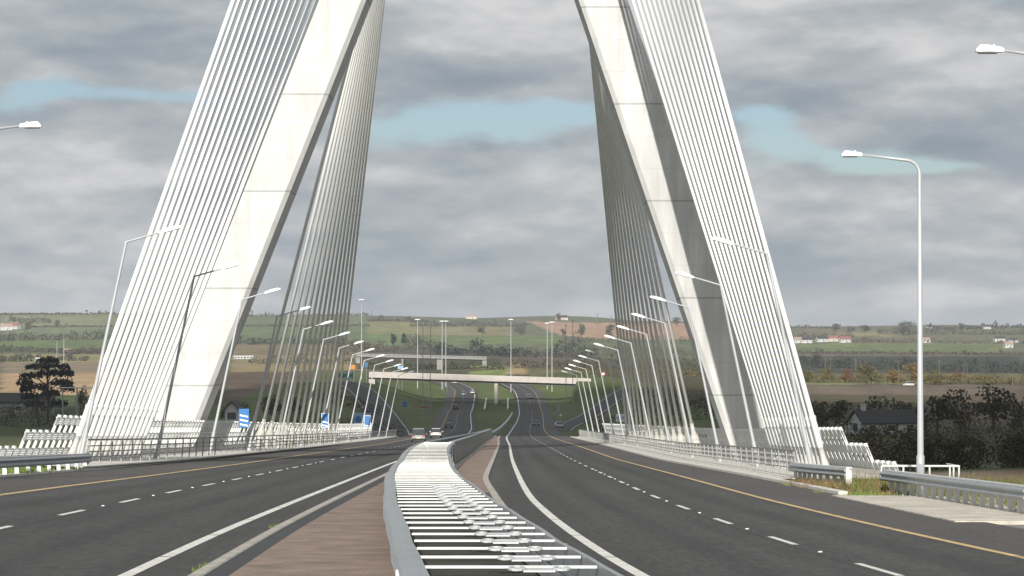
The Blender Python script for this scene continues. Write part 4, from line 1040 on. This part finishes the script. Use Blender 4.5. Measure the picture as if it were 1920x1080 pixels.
def tree_mesh(kind, seed, leaf):
    key = (kind, seed)
    if key in PROTO: return PROTO[key]
    rnd = random.Random(seed*31+hash(kind) % 1 + len(kind)); c = MB(); tk = MB()
    # unit tree: 1 m tall
    if kind == 'round': crown(c, .48,.48,.40,.58, 620, leaf, rnd, 12); trunk(tk, .7,.03, rnd)
    elif kind == 'bushy': crown(c, .62,.62,.44,.48, 700, leaf, rnd, 14); trunk(tk, .5,.03, rnd)
    elif kind == 'tall': crown(c, .26,.26,.42,.56, 420, leaf, rnd, 9); trunk(tk, .7,.025, rnd, 4,.25)
    elif kind == 'conifer':
        for i in range(460):
            h = rnd.random()**.8; q = (1-h)*.22*rnd.uniform(.6,1.1); a = rnd.uniform(0,6.28); quad(c, (math.cos(a)*q, math.sin(a)*q, .12+h*.86), leaf, rnd)
        trunk(tk, .9,.02, rnd, 0)
    PROTO[key] = (c, tk); return PROTO[key]
MESH = {}
def tree(p, ht, wid, kind, leafmat, label, grp=None, seed=1, leaf=.045, cat='tree', name='tree'):
    key = (kind, seed % 4, leafmat, leaf)
    t = thing(name, p, label, cat, grp)
    if key not in MESH:
        c, tk = tree_mesh(kind, seed % 4, leaf)
        oc = c.build('crown', M[leafmat], fix=False); ot = tk.build('trunk', M['bark'])
        MESH[key] = (oc.data, ot.data); bpy.data.objects.remove(oc); bpy.data.objects.remove(ot)
    base = {'round': .96, 'bushy': 1.24, 'tall': .52, 'conifer': .44}[kind]
    for nm, me in zip(('crown', 'trunk'), MESH[key]):
        o = bpy.data.objects.new(nm, me); COL.objects.link(o); o.parent = t
    t.scale = (wid/base, wid/base, ht); t.rotation_euler = (0, 0, RN.uniform(0, 6.28))
    return t
def tree_px(px, base, top, wpx, kind, lm, label, grp=None, seed=1, dmin=430, D=None, leaf=.045):
    p = ground(px, base, dmin) if D is None else Vector(((px-960)/F*D, D, tz((px-960)/F*D, D)))
    ht = max(1.5, CZ+(640-top)/F*p.y-p.z)
    return tree(p, ht, wpx/F*p.y, kind, lm, label, grp, seed, leaf)
# the pine: flat plates of needles on bare limbs
def pine(px, D, top, wpx, label):
    p = Vector(((px-960)/F*D, D, tz((px-960)/F*D, D))); ht = CZ+(640-top)/F*D-p.z; w = wpx/F*D/2
    t = thing('pine_tree', p, label, 'tree'); rnd = random.Random(5); tk = MB(); c = MB()
    tk.tube([p+Vector((0,0,-.4)), p+Vector((.15,0,ht*.35)), p+Vector((-.1,0,ht*.6)), p+Vector((.1,0,ht*.92))], [.30,.25,.18,.06], 9)
    plates = [(0,.95,.45),(-.35,.86,.5),(.42,.86,.55),(-.62,.72,.48),(.1,.76,.6),(.78,.76,.34),(-.85,.62,.36),(.55,.62,.46),(-.3,.55,.5),(.82,.54,.3),(-.75,.40,.42),(.2,.46,.4),(-.95,.52,.25),(-.45,.30,.4),(.35,.30,.4)]
    for fx, fz, fr in plates:
        cpt = p+Vector((fx*w, rnd.uniform(-.5,.5)*w, fz*ht)); tk.tube([p+Vector((0,0,max(.2, fz-.16)*ht)), p+Vector((fx*w*.5, (cpt.y-p.y)*.5, (fz-.05)*ht)), cpt], [.14,.09,.04], 6)
        for i in range(420):
            a = rnd.uniform(0,6.28); q = math.sqrt(rnd.random())*fr*w
            quad(c, cpt+Vector((math.cos(a)*q, math.sin(a)*q, rnd.gauss(0,.17)*1.6+.3*(1-(q/(fr*w))**2))), .23, rnd)
    tk.build('trunk', M['bark'], t); c.build('crown', M['lf_conifer'], t, fix=False)
pine(90, 470, 671, 92, 'dark flat-topped pine standing alone left of the bridge')

def mass(name, spots, n, leaf, m, label, cat, kind=None, grp=None, seed=3):
    # spots: (centre, rx, ry, rz); one leafy mass on woody stems
    rnd = random.Random(seed); mb = MB()
    tot = sum(s[1]*s[3] for s in spots)
    for c, rx, ry, rz in spots:
        k = max(12, int(n*rx*rz/tot))
        for i in range(k):
            v = Vector((rnd.gauss(0,1), rnd.gauss(0,1), rnd.gauss(0,1))).normalized()*rnd.uniform(.45,1.05)
            quad(mb, (c[0]+v.x*rx, c[1]+v.y*ry, c[2]+v.z*rz), leaf*rnd.uniform(.8,1.2), rnd)
    if kind == 'stuff':
        o = mb.build(name, m, fix=False); o['kind'] = 'stuff'; o['label'] = label; o['category'] = cat; return o
    t = thing(name, spots[0][0], label, cat, grp)
    mb.build('foliage', m, t, fix=False)
    st = MB()
    for c, rx, ry, rz in spots[::max(2, len(spots)//9)]:
        st.tube([(c[0], c[1], c[2]-rz*1.1), (c[0]+rnd.uniform(-.3,.3)*rx, c[1], c[2]+rz*.3)], [.06*rz, .03*rz], 6)
    st.build('stem', M['bark'], t)
    return t
def hedge(px0, px1, row0, row1, hpx, lm, label, dmin=430, D=None, n=500, seed=1, name='hedgerow', kind=None, jag=.35, dpt=1.0, cat='hedge'):
    rnd = random.Random(seed); spots = []
    cnt = max(3, int((px1-px0)/max(4, hpx*.8)))
    for i in range(cnt+1):
        f = i/cnt; px = px0+(px1-px0)*f+rnd.uniform(-1,1)*hpx*.25; row = row0+(row1-row0)*f
        g = ground(px, row, dmin) if D is None else Vector(((px-960)/F*D, D, tz((px-960)/F*D, D)))
        s = g.y/F; h = hpx*s*rnd.uniform(1-jag, 1+jag*.6)*(rnd.uniform(1.5,2.2) if hpx < 12 and rnd.random() < .14 else 1); rx = max((px1-px0)/cnt*s*.75, h*.4)
        spots.append(((g.x, g.y+rnd.uniform(0,1)*dpt*h, g.z+h*.45), rx, max(1.0, h*.6*dpt), h*.56))
    D_ = spots[0][0][1]
    return mass(name, spots, n, max(.1, 1.7*D_/F), M[lm], label, cat, kind, 'hedgerows across the valley' if kind is None else None, seed)

# left side, far to near
hedge(0, 214, 591, 589, 4, 'lf_grey', 'thin dark hedge along the left skyline', dmin=2400, n=500, seed=21)
hedge(20, 90, 607, 606, 11, 'lf_grey', 'grey wood on the left hill behind the red-roofed house', dmin=1500, n=500, seed=22, name='woodland', kind='stuff', cat='wood')
tree_px(51, 625, 604, 17, 'round', 'lf_dark', 'dark round tree beside the red-roofed hillside house', seed=1, dmin=1500, leaf=.06)
tree_px(107, 615, 599, 14, 'round', 'lf_grey', 'grey-green tree on the left hillside hedge line', seed=2, dmin=1500, leaf=.06)
hedge(60, 214, 614, 613, 4, 'lf_grey', 'thin hedge across the middle of the left hillside', dmin=1500, n=400, seed=23)
hedge(0, 212, 640, 636, 16, 'lf_green', 'thick dark hedge below the left hillside fields', dmin=1200, n=1500, seed=24, dpt=.6)
hedge(0, 110, 660, 661, 13, 'lf_grey', 'scrubby hedge left of the white poles', dmin=1000, n=800, seed=25)
hedge(115, 205, 664, 664, 14, 'lf_brown', 'brownish scrub hedge right of the white poles', dmin=1000, n=800, seed=26)
hedge(0, 68, 679, 678, 14, 'lf_green', 'green bushes above the tan field at the left edge', dmin=800, n=700, seed=27)
hedge(110, 160, 676, 677, 11, 'lf_grey', 'low bushes above the tan field behind the pine', dmin=800, n=500, seed=28)
tree_px(152, 742, 716, 26, 'bushy', 'lf_dark', 'dark bushy tree between the pine and the left cables', D=560, seed=3)
hedge(0, 190, 790, 792, 46, 'lf_dark', 'dark scrub below the pine beside the left parapet', D=455, n=2600, seed=29, jag=.4, name='scrub', cat='scrub')
hedge(0, 60, 760, 760, 20, 'lf_dark', 'dark hedge behind the sheds at the left edge', D=560, n=700, seed=30)
# behind the left leg and far left cables
hedge(428, 690, 594, 592, 6, 'lf_grey', 'skyline hedge behind the far left cables', dmin=2000, n=700, seed=31)
hedge(428, 690, 612, 611, 3, 'lf_grey', 'thin field hedge behind the far left cables', dmin=1500, n=400, seed=32)
hedge(436, 650, 646, 646, 16, 'lf_conifer', 'dark row of trees behind the far left cables', dmin=1200, n=1400, seed=33, name='woodland', kind='stuff', cat='wood')
hedge(640, 735, 660, 660, 22, 'lf_brown', 'brown scrubby slope left of the distant overbridge', dmin=1100, n=900, seed=34, name='scrub', kind='stuff', cat='scrub')
hedge(470, 660, 682, 682, 11, 'lf_grey', 'low scrub among the sheds behind the left cables', dmin=900, n=900, seed=35)
tree_px(430, 790, 752, 40, 'bushy', 'lf_dark', 'dark bush right beside the foot of the left leg', D=480, seed=1)
tree_px(455, 792, 750, 34, 'bushy', 'lf_dark', 'dark bush behind the blue three-bar marker', D=485, seed=2)
tree_px(512, 795, 735, 52, 'round', 'lf_dark', 'large dark tree behind the first far left cables', D=490, seed=3)
tree_px(545, 795, 742, 40, 'round', 'lf_dark', 'dark tree right of the largest tree behind the left cables', D=500, seed=1)
hedge(560, 735, 790, 800, 34, 'lf_brown', 'dark brown scrub bank behind the left railing', D=470, n=1500, seed=36, name='scrub', cat='scrub')
hedge(600, 700, 760, 735, 26, 'lf_brown', 'brown scrub below the left slip road', D=640, n=1000, seed=37, name='scrub', cat='scrub')
# centre
hedge(690, 800, 602, 604, 6, 'lf_grey', 'dark hedge along the hill top left of centre', dmin=1800, n=500, seed=41)
hedge(770, 985, 612, 613, 9, 'lf_grey', 'scattered hedge trees along the central hill', dmin=1800, n=800, seed=42)
tree_px(738, 652, 623, 13, 'tall', 'lf_conifer', 'slim dark tree left of a pair in the green field', dmin=1500, seed=1, leaf=.06)
tree_px(757, 652, 624, 16, 'tall', 'lf_conifer', 'broader dark tree right of a pair in the green field', dmin=1500, seed=2, leaf=.06)
tree_px(782, 654, 625, 18, 'round', 'lf_grey', 'grey tree behind the left overbridge mast', dmin=1500, seed=2, leaf=.06)
hedge(775, 830, 656, 657, 24, 'lf_grey', 'loose line of grey trees left of the dark belt', dmin=1400, n=700, seed=43, jag=.5, name='woodland', kind='stuff', cat='wood')
hedge(828, 960, 666, 668, 26, 'lf_conifer', 'dark conifer belt above the overbridge', dmin=1350, n=1800, seed=44, jag=.45, name='woodland', kind='stuff', cat='wood')
hedge(950, 1110, 670, 672, 30, 'lf_conifer', 'dark rounded wood right of the conifer belt', dmin=1350, n=2000, seed=45, jag=.4, name='woodland', kind='stuff', cat='wood')
hedge(690, 940, 690, 694, 14, 'lf_green', 'dark green bushes under the distant overbridge', dmin=1180, n=1200, seed=46, name='scrub', kind='stuff', cat='scrub')
hedge(960, 1120, 690, 693, 20, 'lf_brown', 'brown scrub slope right above the overbridge', dmin=1150, n=1400, seed=47, name='scrub', kind='stuff', cat='scrub')
tree_px(904, 629, 612, 18, 'round', 'lf_grey', 'lone grey-green tree in the tan central field', dmin=1600, seed=1, leaf=.06)
tree_px(975, 628, 606, 24, 'bushy', 'lf_grey', 'bushy tree at the left corner of the ploughed field', dmin=1600, seed=2, leaf=.06)
tree_px(1047, 601, 585, 10, 'round', 'lf_brown', 'bare skyline tree beside the ploughed field farmhouse', dmin=2000, seed=3, leaf=.06)
tree_px(1056, 632, 616, 13, 'round', 'lf_brown', 'small brown tree low in the ploughed field', dmin=1600, seed=1, leaf=.06)
tree_px(1090, 634, 604, 18, 'round', 'lf_grey', 'grey tree standing in the middle of the ploughed field', dmin=1600, seed=3, leaf=.06)
tree_px(1144, 637, 606, 20, 'round', 'lf_grey', 'grey tree at the ploughed field beside the right cables', dmin=1600, seed=1, leaf=.06)
hedge(1060, 1345, 642, 642, 11, 'lf_grey', 'hedge along the lower edge of the ploughed field', dmin=1500, n=1000, seed=48)
tree_px(1268, 610, 594, 22, 'round', 'lf_brown', 'brown skyline tree seen left of the right leg', dmin=2000, seed=2, leaf=.06)
hedge(1110, 1330, 690, 692, 44, 'lf_grey', 'dark grey wood behind the far right cables', dmin=1000, n=2200, seed=49, jag=.35, name='woodland', kind='stuff', cat='wood')
hedge(1085, 1330, 706, 708, 24, 'lf_olive', 'yellowish bushes behind the far right cables', dmin=900, n=1400, seed=50, jag=.4)
hedge(1128, 1400, 790, 800, 44, 'lf_dark', 'dark bushes behind the right railing and leg', D=520, n=2600, seed=51, jag=.4, name='scrub', cat='scrub')
hedge(1180, 1420, 745, 748, 40, 'lf_hedge', 'dark brown trees beyond the right cables', D=640, n=2000, seed=52, jag=.4, name='woodland', kind='stuff', cat='wood')
# right
tree_px(1693, 628, 600, 50, 'bushy', 'lf_grey', 'big dome-shaped tree on the right skyline', dmin=2300, seed=1, leaf=.05)
tree_px(1567, 622, 606, 24, 'round', 'lf_brown', 'reddish brown skyline tree above the hillside houses', dmin=2300, seed=2, leaf=.06)
tree_px(1596, 622, 609, 20, 'bushy', 'lf_grey', 'grey skyline tree right of the reddish one', dmin=2300, seed=3, leaf=.06)
tree_px(1620, 623, 608, 24, 'bushy', 'lf_conifer', 'dark skyline tree between reddish tree and dome tree', dmin=2300, seed=1, leaf=.06)
hedge(1480, 1560, 615, 616, 5, 'lf_grey', 'low skyline hedge right of the cables', dmin=2300, n=300, seed=61)
hedge(1645, 1920, 626, 628, 10, 'lf_grey', 'band of hedge trees along the right hill', dmin=1900, n=1200, seed=62)
hedge(1740, 1925, 620, 614, 8, 'lf_conifer', 'dark wooded ridge at the right frame edge', dmin=2400, n=800, seed=63, name='woodland', kind='stuff', cat='wood')
hedge(1480, 1600, 636, 634, 9, 'lf_brown', 'brown garden trees around the hillside row of houses', dmin=1700, n=600, seed=64)
hedge(1600, 1925, 642, 646, 9, 'lf_brown', 'brown hedge above the long green field', dmin=1700, n=900, seed=65)
hedge(1480, 1925, 663, 666, 6, 'lf_dark', 'straight dark hedge under the long green field', dmin=1400, n=1400, seed=66, jag=.25)
tree_px(1541, 664, 654, 10, 'round', 'lf_dark', 'small dark tree in the straight hedge by the cables', dmin=1400, seed=2, leaf=.07)
tree_px(1532, 688, 660, 26, 'bushy', 'lf_dark', 'dark bushy tree behind the twin timber poles', dmin=1000, seed=1, leaf=.06)
tree_px(1576, 690, 664, 20, 'bushy', 'lf_dark', 'dark tree right of the twin timber poles', dmin=1000, seed=2, leaf=.06)
tree_px(1692, 684, 662, 22, 'bushy', 'lf_dark', 'dark tree behind the orange autumn tree', dmin=1000, seed=3, leaf=.06)
hedge(1490, 1925, 688, 700, 22, 'lf_conifer', 'dark wooded band across the right valley', dmin=950, n=2400, seed=67, jag=.4, name='woodland', kind='stuff', cat='wood')
AUT = 'autumn trees along the country road'
for i, (px, b, tp, w, lm, lb) in enumerate(((1512,716,690,36,'lf_olive','low olive autumn tree nearest the right cables'), (1545,717,688,36,'lf_olive','olive tree between the cables and the rust-coloured tree'), (1591,718,687,34,'lf_red','rust-coloured tree in the autumn row'), (1633,721,673,58,'lf_olive','largest olive yellow tree in the autumn row'), (1675,722,686,34,'lf_orange','small orange tree between olive tree and tall lamp'), (1708,722,677,46,'lf_orange','orange autumn tree left beside the tall lamp'), (1752,722,690,44,'lf_olive','olive tree right beside the tall lamp'), (1788,718,692,40,'lf_orange','orange tree beneath the pair of timber poles'), (1838,716,702,50,'lf_orange','low orange bush right of the pair of timber poles'))):
    tree_px(px, b, tp, w, 'bushy', lm, lb, AUT, seed=i, dmin=650, leaf=.06)
hedge(1490, 1930, 717, 722, 17, 'lf_olive', 'olive bushes filling the autumn row along the country road', dmin=650, n=2600, seed=75, jag=.4)
NR = 'dark trees around the white cottage'
for i, (px, D, tp, w, lm, lb) in enumerate(((1530,440,742,62,'lf_dark','dark tree behind the right outer parapet'), (1573,455,748,56,'lf_dark','dark tree just left of the white cottage'), (1640,470,737,66,'lf_dark','dark tree directly behind the cottage roof'), (1690,455,744,60,'lf_dark','dark tree behind the right end of the cottage'), (1722,425,752,44,'lf_green','dark tree at the cottage right gable'), (1757,420,738,66,'lf_hedge','olive brown tree right of the tall lamp post'), (1800,430,722,70,'lf_hedge','tall brown tree second from the right edge'), (1862,445,716,96,'lf_dark','largest dark round tree near the right edge'), (1915,430,742,60,'lf_dark','dark tree cut by the right frame edge'))):
    tree_px(px, 800, tp, w, 'round' if i % 2 else 'bushy', lm, lb, NR, seed=i, D=D, leaf=.024)
hedge(1500, 1590, 800, 800, 34, 'lf_dark', 'dark undergrowth left of the white cottage', D=405, n=900, seed=68, name='scrub', cat='scrub')
hedge(1622, 1730, 812, 812, 22, 'lf_hedge', 'dark bushes hiding the front of the white cottage', D=402, n=1500, seed=76, jag=.3, name='scrub', cat='scrub')
hedge(1715, 1940, 800, 800, 50, 'lf_hedge', 'dark brown undergrowth right of the white cottage', D=380, n=2600, seed=69, name='scrub', cat='scrub')
hedge(1575, 1960, 860, 862, 74, 'lf_hedge', 'long thick dark hedge behind the right verge field', D=186, n=15000, seed=70, jag=.2, dpt=.7)

# grass on the verges
def grass(name, areas, hmin, hmax, m, n, seed):
    rnd = random.Random(seed); mb = MB()
    for i in range(n):
        x0, x1, D0, D1 = rnd.choice(areas); x = rnd.uniform(x0, x1); D = rnd.uniform(D0, D1)
        z = tz(x, D)-.03; h = rnd.uniform(hmin, hmax)*(1+.8*math.sin(x*1.7+D*.9)*math.sin(D*.37)); h = max(hmin*.6, h); a = rnd.uniform(0, 6.28); w = .018+.012*rnd.random()
        lx, ly = rnd.gauss(0,.35)*h, rnd.gauss(0,.35)*h
        mb.add([(x-math.cos(a)*w, D-math.sin(a)*w, z), (x+math.cos(a)*w, D+math.sin(a)*w, z), (x+lx, D+ly, z+h)], [(0,1,2)])
    o = mb.build(name, m, fix=False); o['kind'] = 'stuff'; o['label'] = {'verge_grass': 'short green grass on the road verges', 'dry_weeds': 'dry reddish brown weeds by the right kerb', 'weeds': 'taller weeds and rough grass behind the right kerb'}[name]; o['category'] = 'grass'
    return o
grass('verge_grass', [(-21,-17.9,78,104),(-17.9,-17.35,60,104),(11.2,14.5,83,102)], .12, .34, M['grass_blade'], 24000, 1)
grass('weeds', [(11.6,22,86,128),(13.6,22,66,90)], .12, .5, M['weed_blade'], 30000, 2)
M['dry'] = mat('dry_blade', (.20,.13,.07), .85, .4, 1.5, spec=.1)
grass('dry_weeds', [(10.75,12.2,88,101),(12.4,15,84,100),(14,24,90,126)], .12, .42, M['dry'], 9000, 5)
grass('verge_grass', [(10.7,17,80.6,83.2),(10.5,10.8,84,100)], .05, .2, M['grass_blade'], 5000, 6)
# little tufts in the left kerb joint
mb = MB(); rnd = random.Random(4)
for cx, cD in ((KL(41)+.02, 41), (KL(57.5)+.0, 57.5)):
    for i in range(110):
        x = cx-.06+rnd.gauss(0,.06); D = cD+rnd.gauss(0,.4); z = zr(x, D); a = rnd.uniform(0, 6.28)
        mb.add([(x-.012*math.cos(a), D-.012*math.sin(a), z), (x+.012*math.cos(a), D+.012*math.sin(a), z), (x+rnd.gauss(0,.06), D+rnd.gauss(0,.06), z+rnd.uniform(.03,.12))], [(0,1,2)])
o = mb.build('grass_tufts', M['grass_blade'], fix=False); o['kind'] = 'stuff'; o['label'] = 'small green tufts growing along the left median kerb'; o['category'] = 'grass'

# ------------------------------------------------------------------ unseen cloud, added and shaped to shade the valley floor beyond the bridge
sd = Vector((-.141, -1, .44)).normalized()
def cloud():
    rnd = random.Random(9); bm = bmesh.new(); H = 420.0; off = sd*(H/sd.z)
    for x0, x1, D0, D1 in ((-58,60,455,835), (55,300,225,700), (-150,-58,455,560), (60,200,190,260)):
        nx = max(1, int((x1-x0)/34)); ny = max(1, int((D1-D0)/34))
        for i in range(nx+1):
            for j in range(ny+1):
                x = x0+(x1-x0)*i/nx+rnd.uniform(-7,7); D = D0+(D1-D0)*j/ny+rnd.uniform(-7,7); r = rnd.uniform(25,36)
                q = bmesh.ops.create_icosphere(bm, subdivisions=2, radius=1)['verts']
                c = Vector((x, D, CZ-17))+off
                for v in q: v.co = c+Vector((v.co.x*r, v.co.y*r, v.co.z*r*.45+rnd.uniform(-1,1)))
    me = bpy.data.meshes.new('cloud'); bm.to_mesh(me); bm.free(); me.materials.append(mat('cloud_white', (.85,.85,.86), 1, .03, .02, spec=0))
    o = bpy.data.objects.new('cloud', me); COL.objects.link(o); o['kind'] = 'stuff'; o['label'] = 'unseen white cloud added over the road to shade the valley'; o['category'] = 'cloud'
cloud()

# ------------------------------------------------------------------ air
mb = MB(); mb.box((0, 3150, 46), (5200, 7000, 130)); 
hm = bpy.data.materials.new('haze_air'); hm.use_nodes = True; hn = hm.node_tree
for n_ in list(hn.nodes): hn.nodes.remove(n_)
ho = hn.nodes.new('ShaderNodeOutputMaterial'); hv = hn.nodes.new('ShaderNodeVolumePrincipled'); hn.links.new(hv.outputs[0], ho.inputs['Volume'])
hv.inputs['Color'].default_value = (.86,.90,.96,1); hv.inputs['Density'].default_value = .00008; hv.inputs['Anisotropy'].default_value = 0
o = mb.build('haze', hm); o['kind'] = 'stuff'; o['label'] = 'thin pale haze over the valley and far hills'; o['category'] = 'haze'

# ------------------------------------------------------------------ camera, light, sky
cam = bpy.data.cameras.new('camera'); co = bpy.data.objects.new('camera', cam); COL.objects.link(co)
co.location = (0, 0, CZ); co.rotation_euler = (R(90)+math.atan(100/F), 0, 0)
cam.sensor_width = 36; cam.sensor_fit = 'HORIZONTAL'; cam.lens = 36*F/1920; cam.clip_start = .5; cam.clip_end = 12000
S.camera = co
sd = Vector((-.141, -1, .44)).normalized()
sun = bpy.data.lights.new('sun', 'SUN'); so = bpy.data.objects.new('sun', sun); COL.objects.link(so)
so.rotation_euler = (-sd).to_track_quat('-Z', 'Y').to_euler(); sun.energy = 4.2; sun.angle = R(.5); sun.color = (1, .968, .91)
W = bpy.data.worlds.new('World'); S.world = W; W.use_nodes = True
nt = W.node_tree; N = nt.nodes; L = nt.links
for n_ in list(N): N.remove(n_)
out = N.new('ShaderNodeOutputWorld')
sky = N.new('ShaderNodeTexSky'); sky.sky_type = 'NISHITA'; sky.sun_disc = False; sky.sun_elevation = math.asin(sd.z); sky.sun_rotation = math.atan2(sd.x, sd.y)
bg = N.new('ShaderNodeBackground'); bg.inputs['Strength'].default_value = .064; tint = N.new('ShaderNodeVectorMath'); tint.operation = 'MULTIPLY'; tint.inputs[1].default_value = (.90,.97,1.10); L.new(sky.outputs[0], tint.inputs[0]); L.new(tint.outputs[0], bg.inputs['Color'])
def mth(op, a, b=None, c=None, clamp=False):
    n_ = N.new('ShaderNodeMath'); n_.operation = op; n_.use_clamp = clamp
    for i, v in enumerate((a, b, c)):
        if v is None: continue
        if isinstance(v, (int, float)): n_.inputs[i].default_value = v
        else: L.new(v, n_.inputs[i])
    return n_.outputs[0]
tc = N.new('ShaderNodeTexCoord'); sp = N.new('ShaderNodeSeparateXYZ'); L.new(tc.outputs['Generated'], sp.inputs[0])
az = mth('ARCTAN2', sp.outputs['X'], sp.outputs['Y']); el = mth('ARCSINE', sp.outputs['Z'])
cb = N.new('ShaderNodeCombineXYZ'); L.new(az, cb.inputs[0]); L.new(mth('MULTIPLY', el, 2.7), cb.inputs[1])
def noise(scale, detail, rough, off=(0,0,0), dist=0.0):
    ad = N.new('ShaderNodeVectorMath'); ad.operation = 'ADD'; ad.inputs[1].default_value = off; L.new(cb.outputs[0], ad.inputs[0])
    n_ = N.new('ShaderNodeTexNoise'); n_.inputs['Scale'].default_value = scale; n_.inputs['Detail'].default_value = detail; n_.inputs['Roughness'].default_value = rough; n_.inputs['Distortion'].default_value = dist
    L.new(ad.outputs[0], n_.inputs['Vector']); return n_.outputs['Fac']
nz1 = noise(9, 5, .45, (3.1,1.7,0), .15); nz2 = noise(24, 6, .52, (7.3,2.2,0), .15); nz3 = noise(5, 3, .5, (1.3,8.2,.5))
def blob(px, row, rx, ry, tilt=0.0):       # soft ellipse at a compass bearing and elevation
    a0 = math.atan((px-960)/F); e0 = math.atan((640-row)/F); rx /= F; ry /= F
    dx = mth('SUBTRACT', az, a0); dy = mth('SUBTRACT', el, e0)
    c, s = math.cos(tilt), math.sin(tilt)
    u = mth('ADD', mth('MULTIPLY', dx, c/rx), mth('MULTIPLY', dy, s/rx)); v = mth('ADD', mth('MULTIPLY', dx, -s/ry), mth('MULTIPLY', dy, c/ry))
    return mth('POWER', 2.718, mth('MULTIPLY', mth('ADD', mth('MULTIPLY', u, u), mth('MULTIPLY', v, v)), -1.0))
gap = None
for args in ((760,245,130,42,0), (930,225,150,42,-.05), (1080,215,110,24,-.1), (1460,262,95,34,-.3), (1590,300,120,24,-.1), (1740,318,130,14,0), (250,182,190,16,-.05), (60,185,90,30,.3), (1905,-15,60,26,0), (1430,215,60,20,0)):
    b = blob(*args); gap = b if gap is None else mth('ADD', gap, b)
gapf = mth('ADD', mth('MULTIPLY', gap, .95), mth('ADD', mth('ADD', mth('MULTIPLY', mth('SUBTRACT', nz2, .5), 1.7), mth('MULTIPLY', mth('SUBTRACT', noise(70, 5, .55, (5.3,1.2,0), .1), .5), .7)), mth('MULTIPLY', mth('SUBTRACT', nz1, .5), .5)))
hi = mth('MULTIPLY', mth('GREATER_THAN', mth('ADD', mth('ABSOLUTE', az), mth('ABSOLUTE', el)), .34), mth('MULTIPLY', mth('SUBTRACT', nz3, .52), 4))
gapf = mth('ADD', gapf, mth('MAXIMUM', hi, 0))
mr = N.new('ShaderNodeMapRange'); mr.interpolation_type = 'SMOOTHSTEP'; mr.inputs['From Min'].default_value = .20; mr.inputs['From Max'].default_value = 1.0; L.new(gapf, mr.inputs['Value'])
gapm = mth('MULTIPLY', mr.outputs['Result'], .93)
# cloud brightness
def relief(scale, off, step):
    a = noise(scale, 5, .5, off, .2); b = noise(scale, 5, .5, (off[0], off[1]+step, off[2]), .2)
    return mth('SUBTRACT', a, b)
rel = mth('ADD', mth('MULTIPLY', relief(10, (4.4,6.1,0), .026), 1.45), mth('MULTIPLY', relief(26, (1.4,3.1,0), .010), .7))
nz4 = noise(60, 5, .55, (2.3,5.2,0), .1)
br = mth('ADD', mth('ADD', mth('MULTIPLY', mth('SUBTRACT', nz1, .5), 1.0), mth('MULTIPLY', mth('SUBTRACT', nz2, .5), .55)), mth('ADD', rel, mth('MULTIPLY', mth('SUBTRACT', nz4, .5), .26)))
for sgn, args in ((-.30,(900,150,330,55)), (-.34,(1560,205,330,60,-.1)), (-.26,(220,75,260,60)), (-.2,(1800,290,200,40)), (.5,(1000,0,300,70)), (.30,(1450,40,300,60)), (.22,(760,330,150,40)), (.15,(1050,330,150,40)), (.2,(150,330,220,40)), (-.15,(300,240,200,35)), (.2,(1600,420,230,28)), (-.12,(1650,500,300,30)), (.1,(250,420,200,30)), (.25,(80,160,60,50)), (-.12,(850,500,300,40))):
    br = mth('ADD', br, mth('MULTIPLY', blob(*args), sgn*.9))
ramp = N.new('ShaderNodeValToRGB'); cr = ramp.color_ramp
cr.elements[0].position = .0; cr.elements[0].color = (*lin((142,153,163)), 1)
cr.elements[1].position = 1.0; cr.elements[1].color = (*lin((214,213,214)), 1)
e = cr.elements.new(.35); e.color = (*lin((158,167,175)), 1); e = cr.elements.new(.62); e.color = (*lin((178,183,187)), 1)
L.new(mth('ADD', mth('MULTIPLY', br, .95), .61), ramp.inputs[0])
bc = N.new('ShaderNodeBackground'); L.new(ramp.outputs[0], bc.inputs['Color']); bc.inputs['Strength'].default_value = .77
mx = N.new('ShaderNodeMixShader'); L.new(gapm, mx.inputs[0]); L.new(bc.outputs[0], mx.inputs[1]); L.new(bg.outputs[0], mx.inputs[2])
L.new(mx.outputs[0], out.inputs[0])
S.view_settings.view_transform = 'Standard'; S.view_settings.look = 'None'; S.view_settings.exposure = .42; S.view_settings.gamma = 1
for l_, os_ in LABELS.items():
    if len(os_) > 1: print('DUP LABEL', len(os_), l_)
print('objects', len(S.objects))
